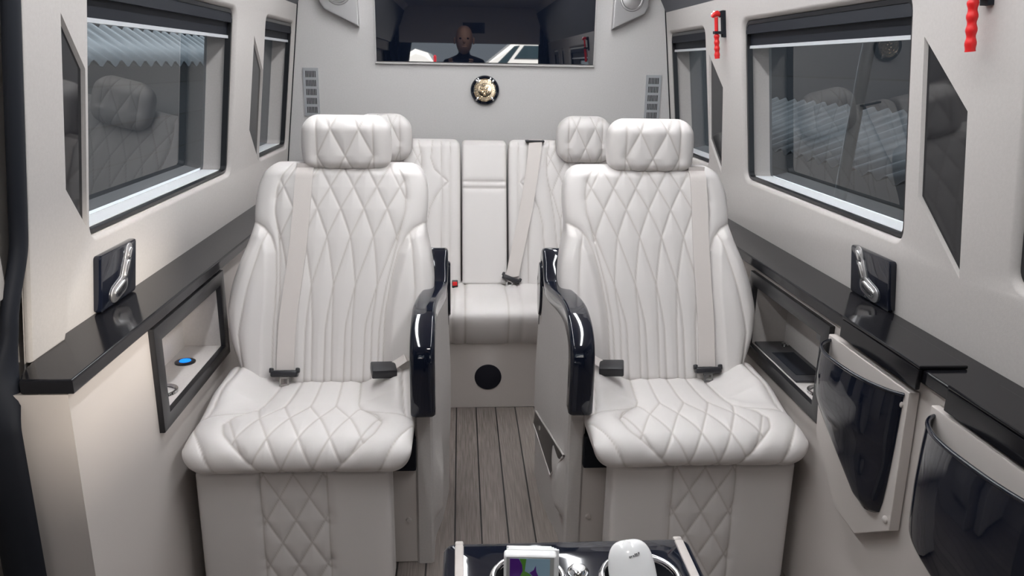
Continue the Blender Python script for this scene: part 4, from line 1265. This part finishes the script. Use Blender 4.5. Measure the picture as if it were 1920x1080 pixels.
flat('print_swirl', [(a_, z_ + SH) for a_, z_ in [(-.002, .076), (.004, .080), (.007, .087), (.008, .078), (.011, .071), (.006, .068)]], 'purple', -.0186, pk)
flat('print_red', [(a_, z_ + SH) for a_, z_ in [(-.022, .030), (.004, .030), (.003, .050), (-.002, .057), (-.010, .060), (-.019, .054)]], 'redprint', -.0186, pk)

# white rounded pod leaning in the right cup holder
pd = empty('plastic_pod', (.186, .950, ZT - .058)); tag(pd, 'white rounded plastic pod leaning in the right cup holder', 'case')
pd.rotation_euler = (radians(-33), radians(-7), 0)
nz_, na = 48, 48; P = np.zeros((nz_, na, 3)); L_ = .125
for i, ph in enumerate(np.linspace(0.02, pi - .02, nz_)):
    z = L_ / 2 - (L_ / 2) * np.sign(cos(ph)) * abs(cos(ph)) ** .62; r = abs(sin(ph)) ** .66
    t = np.linspace(0, 2 * pi, na, endpoint=False)
    P[i, :, 0] = .036 * r * np.cos(t); P[i, :, 1] = .018 * r * np.sin(t); P[i, :, 2] = z
o = grid_obj('shell', P, 'white_gloss', pd, closed_m=True); o.location = (0, 0, 0); sh_ = o
bm = bmesh.new()
for k, (w_, h_) in enumerate(((.0022, .0030), (.0014, .0026), (.0020, .0022), (.0024, .0030), (.0016, .0026), (.0022, .0028))):
    bm_box(bm, (-.0075 + .0028 * k, -.0184, .0985 + .0009 * k), (-.0075 + .0028 * k + w_, -.0160, .0985 + .0009 * k + h_))
o = from_bm('grey_lettering', bm, 'grey_print', sh_); o.location = (0.004, 0.0, 0.0)

# ------------------------------------------------------------------ ceiling lights
for i, x in enumerate((-.36, .40)):
    root = empty('ceiling_light', (x, 1.3, 1.85)); tag(root, ('long LED strip on the ceiling, left of the aisle', 'long LED strip on the ceiling, right of the aisle')[i], 'ceiling light', 'LED strips on the ceiling')
    box('light_housing', (x - .035, .50, 1.842), (x + .035, 3.25, 1.8505), 'silver_plastic', root, .002)
    box('diffuser', (x - .025, .51, 1.838), (x + .025, 3.24, 1.8425), 'led', root)

# ------------------------------------------------------------------ cab behind the camera (seen mirrored in the television)
bm = bmesh.new(); edges = []
def lpf(pts):
    vs = [bm.verts.new((p[0], -2.05, p[1])) for p in pts]
    edges.extend([bm.edges.new((vs[i], vs[(i + 1) % len(vs)])) for i in range(len(vs))]); return vs
lpf([(-1.0, 0), (1.05, 0), (1.05, 1.92), (-1.0, 1.92)])
lpf([(-.70, 1.02), (.90, 1.02), (.84, 1.53), (-.62, 1.53)])
bmesh.ops.triangle_fill(bm, use_beauty=True, edges=edges)
bm_box(bm, (-1.0, -2.05, 0), (-.92, -1.27, 1.92)); bm_box(bm, (.96, -2.05, 0), (1.05, -1.27, 1.92)); bm_box(bm, (-1.0, -2.05, 1.60), (1.05, -1.27, 1.66))
wf = from_bm('wall_front', bm, 'dark_gap'); tag(wf, 'dark cab and windscreen frame', 'wall', kind='structure')
o = box('trim_3', (-.70, -1.265, 1.50), (.72, -1.235, 1.853), 'headliner', None, .01); tag(o, 'taupe header panel above the cab opening', 'trim', kind='structure')
for k, (xa, xb, lab) in enumerate(((-.92, -.69, 'black curtain left of the cab opening'), (.71, .95, 'black curtain right of the cab opening'))):
    P = np.zeros((2, 2, 3)); n_ = 60; P = np.zeros((n_, 2, 3))
    xs_ = np.linspace(xa, xb, n_)
    for j, z in ((0, .02), (1, 1.80)): P[:, j, 0] = xs_; P[:, j, 1] = -1.25 + .018 * np.sin(xs_ * 120); P[:, j, 2] = z
    P = np.concatenate([P, P[:, ::-1] + np.array([0, -.006, 0])], 1)
    tag(grid_obj('curtain', P, 'blind', None, closed_m=True), lab, 'curtain', 'black curtains beside the cab opening')
box('dashboard', (-.90, -2.0, .0), (.95, -1.62, .98), 'rubber', wf, .03)
dsp = box('overhead_display', (-.06, -1.234, 1.60), (.16, -1.21, 1.70), 'gloss', None, .004); tag(dsp, 'small black display on the header panel, mirrored in the television', 'display')

# the person taking the photograph, seen only as a dark reflection
def skin_mesh(name, nodes, edges_, mat, parent, sub=2):
    me = bpy.data.meshes.new(name); me.from_pydata([n[:3] for n in nodes], edges_, [])
    o = link(name, me, mat, parent)
    md = o.modifiers.new('skin', 'SKIN'); md.use_smooth_shade = True
    for v, n in zip(me.skin_vertices[0].data, nodes): v.radius = (n[3], n[4] if len(n) > 4 else n[3])
    me.skin_vertices[0].data[0].use_root = True
    o.modifiers.new('sub', 'SUBSURF').levels = sub; o.modifiers['sub'].render_levels = sub
    return o
pe = empty('person', (-.05, -.50, 0)); tag(pe, 'person in dark clothes holding a phone, reflected in the television', 'person')
B = [(-.05, -.58, .88, .13, .105), (-.05, -.55, 1.02, .135, .10), (-.05, -.47, 1.18, .15, .105), (-.05, -.42, 1.29, .10, .08), (-.05, -.375, 1.37, .050), (-.05, -.355, 1.43, .055), (-.05, -.345, 1.51, .082, .098), (-.05, -.35, 1.575, .072, .09), (-.05, -.352, 1.615, .035, .045),
     (-.20, -.43, 1.29, .062), (-.275, -.36, 1.14, .047), (-.28, -.25, 1.03, .040), (-.215, -.13, 1.13, .034), (-.165, -.062, 1.225, .025),
     (.10, -.43, 1.29, .062), (.165, -.36, 1.14, .047), (.165, -.25, 1.03, .040), (.07, -.13, 1.13, .034), (.005, -.062, 1.225, .025),
     (-.15, -.58, .82, .095), (-.17, -.44, .47, .062), (-.17, -.60, .10, .045), (-.17, -.50, .035, .038), (-.17, -.42, .028, .030),
     (.05, -.58, .82, .095), (.07, -.44, .47, .062), (.07, -.60, .10, .045), (.07, -.50, .035, .038), (.07, -.42, .028, .030)]
ED = [(0, 1), (1, 2), (2, 3), (3, 4), (4, 5), (5, 6), (6, 7), (7, 8), (3, 9), (9, 10), (10, 11), (11, 12), (12, 13), (3, 14), (14, 15), (15, 16), (16, 17), (17, 18), (0, 19), (19, 20), (20, 21), (21, 22), (22, 23), (0, 24), (24, 25), (25, 26), (26, 27), (27, 28)]
body = skin_mesh('body', B, ED, 'shirt', pe)
# skin coloured face, ears, nose over the head of the body
P = np.zeros((30, 36, 3))
for i, ph in enumerate(np.linspace(.02, pi - .02, 30)):
    t = np.linspace(0, 2 * pi, 36, endpoint=False); r = sin(ph) ** .85
    P[i, :, 0] = -.05 + .083 * r * np.cos(t) * (1 - .16 * (1 - cos(ph)) / 2); P[i, :, 1] = -.345 + .100 * r * np.sin(t); P[i, :, 2] = 1.505 + .125 * cos(ph)
hd = grid_obj('head', P, 'skin', pe, closed_m=True)
for nm, c, r in (('nose', (-.05, -.246, 1.495), (.014, .020, .022)), ('ear', (-.136, -.345, 1.50), (.010, .020, .032)), ('ear', (.036, -.345, 1.50), (.010, .020, .032)), ('mouth', (-.05, -.252, 1.447), (.026, .008, .007)), ('eye', (-.082, -.256, 1.518), (.013, .008, .008)), ('eye', (-.018, -.256, 1.518), (.013, .008, .008))):
    bm = bmesh.new(); bmesh.ops.create_uvsphere(bm, u_segments=16, v_segments=10, radius=1)
    for v in bm.verts: v.co = Vector((c[0] + v.co.x * r[0], c[1] + v.co.y * r[1], c[2] + v.co.z * r[2]))
    from_bm(nm, bm, 'shirt' if nm == 'eye' else 'skin', hd, 180)
for s in (-1, 1):
    wx_ = -.08 + s * .085
    nodes = [(wx_ + s * .0, -.062, 1.225, .022, .016), (wx_ + s * .008, -.050, 1.262, .030, .013), (wx_ + s * .008, -.045, 1.295, .034, .012)]
    ed = [(0, 1), (1, 2)]
    hand = skin_mesh('hand', nodes, ed, 'skin', pe, 2)
    for k in range(4):
        z0 = 1.272 + .019 * k; L = (.86, .98, 1.0, .92)[k]
        skin_mesh('finger', [(wx_ + s * .016, -.050, z0, .009), (wx_ + s * .014, -.030 - .004 * k * 0, z0 + .006, .0085), (wx_ - s * .002 * L, -.012, z0 + .008, .008), (wx_ - s * .018 * L, -.011, z0 + .008, .0070)], [(0, 1), (1, 2), (2, 3)], 'skin', hand, 1)
    skin_mesh('thumb', [(wx_ + s * .002, -.052, 1.268, .011), (wx_ - s * .016, -.050, 1.290, .010), (wx_ - s * .034, -.042, 1.305, .0085)], [(0, 1), (1, 2)], 'skin', hand, 1)
ph = empty('phone', (-.08, -.024, 1.262)); tag(ph, 'black phone held up in both hands by the photographer', 'phone')
box('phone_body', (-.158, -.030, 1.262), (-.002, -.022, 1.338), 'gloss', ph, .004)

# ------------------------------------------------------------------ outside
def outside(name, lab, cat, o, grp=None): tag(o, lab, cat, grp); return o
yd = box('ground', (-9, -14, -.62), (9, 14, -.60), 'tarmac'); tag(yd, 'grey yard ground outside', 'ground', kind='structure')
o = box('yard_wall', (-2.30, .6, -.6), (-2.15, 9.0, 2.6), 'block'); tag(o, 'grey block yard wall outside the left windows', 'wall', 'block yard walls outside the windows')
o = box('yard_wall', (2.35, .4, -.6), (2.50, 9.0, 2.6), 'block'); tag(o, 'grey block yard wall outside the right windows', 'wall', 'block yard walls outside the windows')
def sheet(x0, z0, x1, z1, y0, y1, lab, amp=.018, per=.16, skew=0.0, mat='corrugated'):
    n_ = 260; ys = np.linspace(y0, y1, n_); P = np.zeros((n_, 4, 3))
    for j, (x, z, k) in enumerate(((x0, z0, 0), (x1, z1, 1))):
        P[:, j, 0] = x; P[:, j, 1] = ys + skew * k; P[:, j, 2] = z + amp * np.sin(ys * 2 * pi / per)
    P[:, 2] = P[:, 1] + np.array([0, 0, -.006]); P[:, 3] = P[:, 0] + np.array([0, 0, -.006])
    return tag(grid_obj('corrugated_sheet', P, mat, None, closed_m=True), lab, 'roof sheet', 'corrugated sheets outside the windows')
sheet(-2.14, 1.47, -1.86, 1.27, .8, 8.5, 'blue grey corrugated sheet with a scalloped edge outside the left windows')
sheet(2.34, 1.08, 1.95, .80, .6, 8.5, 'blue grey corrugated sheet outside the right windows', skew=.5, mat='corrugated_dark')
o = tube('pole', [(1.72, 3.40, 1.75), (1.70, 3.442, 1.358), (1.70, 3.519, .657), (1.70, 3.60, -.6)], .028, 'galv', None, 12); tag(o, 'leaning grey metal pole outside the large right window', 'pole')

# white parked vehicles ahead of the windscreen, seen mirrored in the television
def vehicle(name, x0, y, lab, prof, wins, wheels, lamp):
    car = empty(name, (x0, y, -.6)); tag(car, lab, 'car', 'white vehicles parked ahead')
    prism('car_body', [(x0 + a, z) for a, z in prof], 1, y - 1.7, y, 'car_white', car, .07, 40, 3)
    for w in wins: prism('car_window', [(x0 + a, z) for a, z in w], 1, y - .02, y + .012, 'car_glass', car, .01)
    for a in wheels: lathe('wheel', [(.0, .10), (.18, .10), (.30, .08), (.33, .0), (.30, -.10), (0, -.10)], (x0 + a, y - .02, -.27), (0, 1, 0), 'rubber', car, 32)
    if lamp: box('tail_lamp', (x0 + lamp[0], y - .02, lamp[1]), (x0 + lamp[0] + .045, y + .02, lamp[1] + .12), 'car_red', car, .02)
vehicle('parked_van', .15, -4.4, 'white parked van ahead of the windscreen, mirrored in the television', [(0, -.35), (0, 1.22), (.16, 1.33), (.52, 1.62), (.80, 1.70), (4.0, 1.70), (4.1, -.35)],
        [[(.26, 1.30), (.40, 1.30), (.60, 1.57), (.52, 1.56)], [(.52, 1.39), (.66, 1.57), (.90, 1.57), (.90, 1.39)], [(.96, 1.39), (.96, 1.57), (1.9, 1.57), (1.9, 1.39)]], (.8, 3.3), None)
vehicle('parked_car', -1.32, -4.4, 'white parked car with a red lamp, mirrored at the left of the television', [(0, -.35), (0, 1.0), (.25, 1.18), (.42, 1.40), (.60, 1.50), (.78, 1.45), (.88, 1.30), (1.0, 1.1), (1.0, -.35)], [[(.30, 1.02), (.42, 1.22), (.7, 1.26), (.7, 1.02)]], (.45,), (.855, 1.30))
dm = empty('ceiling_light', (.02, .06, 1.85)); tag(dm, 'unseen added round dome lamp on the ceiling above the camera', 'ceiling light')  # added fill lamp, brightens the header panel mirrored in the television
lathe('fill_lamp_rim', [(.085, 0), (.085, .010), (.075, .014), (.070, .010)], (.02, .06, 1.8505), (0, 0, -1), 'silver', dm, 40)
lathe('fill_lamp_lens', [(.071, .008), (.060, .012), (0, .015)], (.02, .06, 1.8505), (0, 0, -1), 'fill', dm, 40)
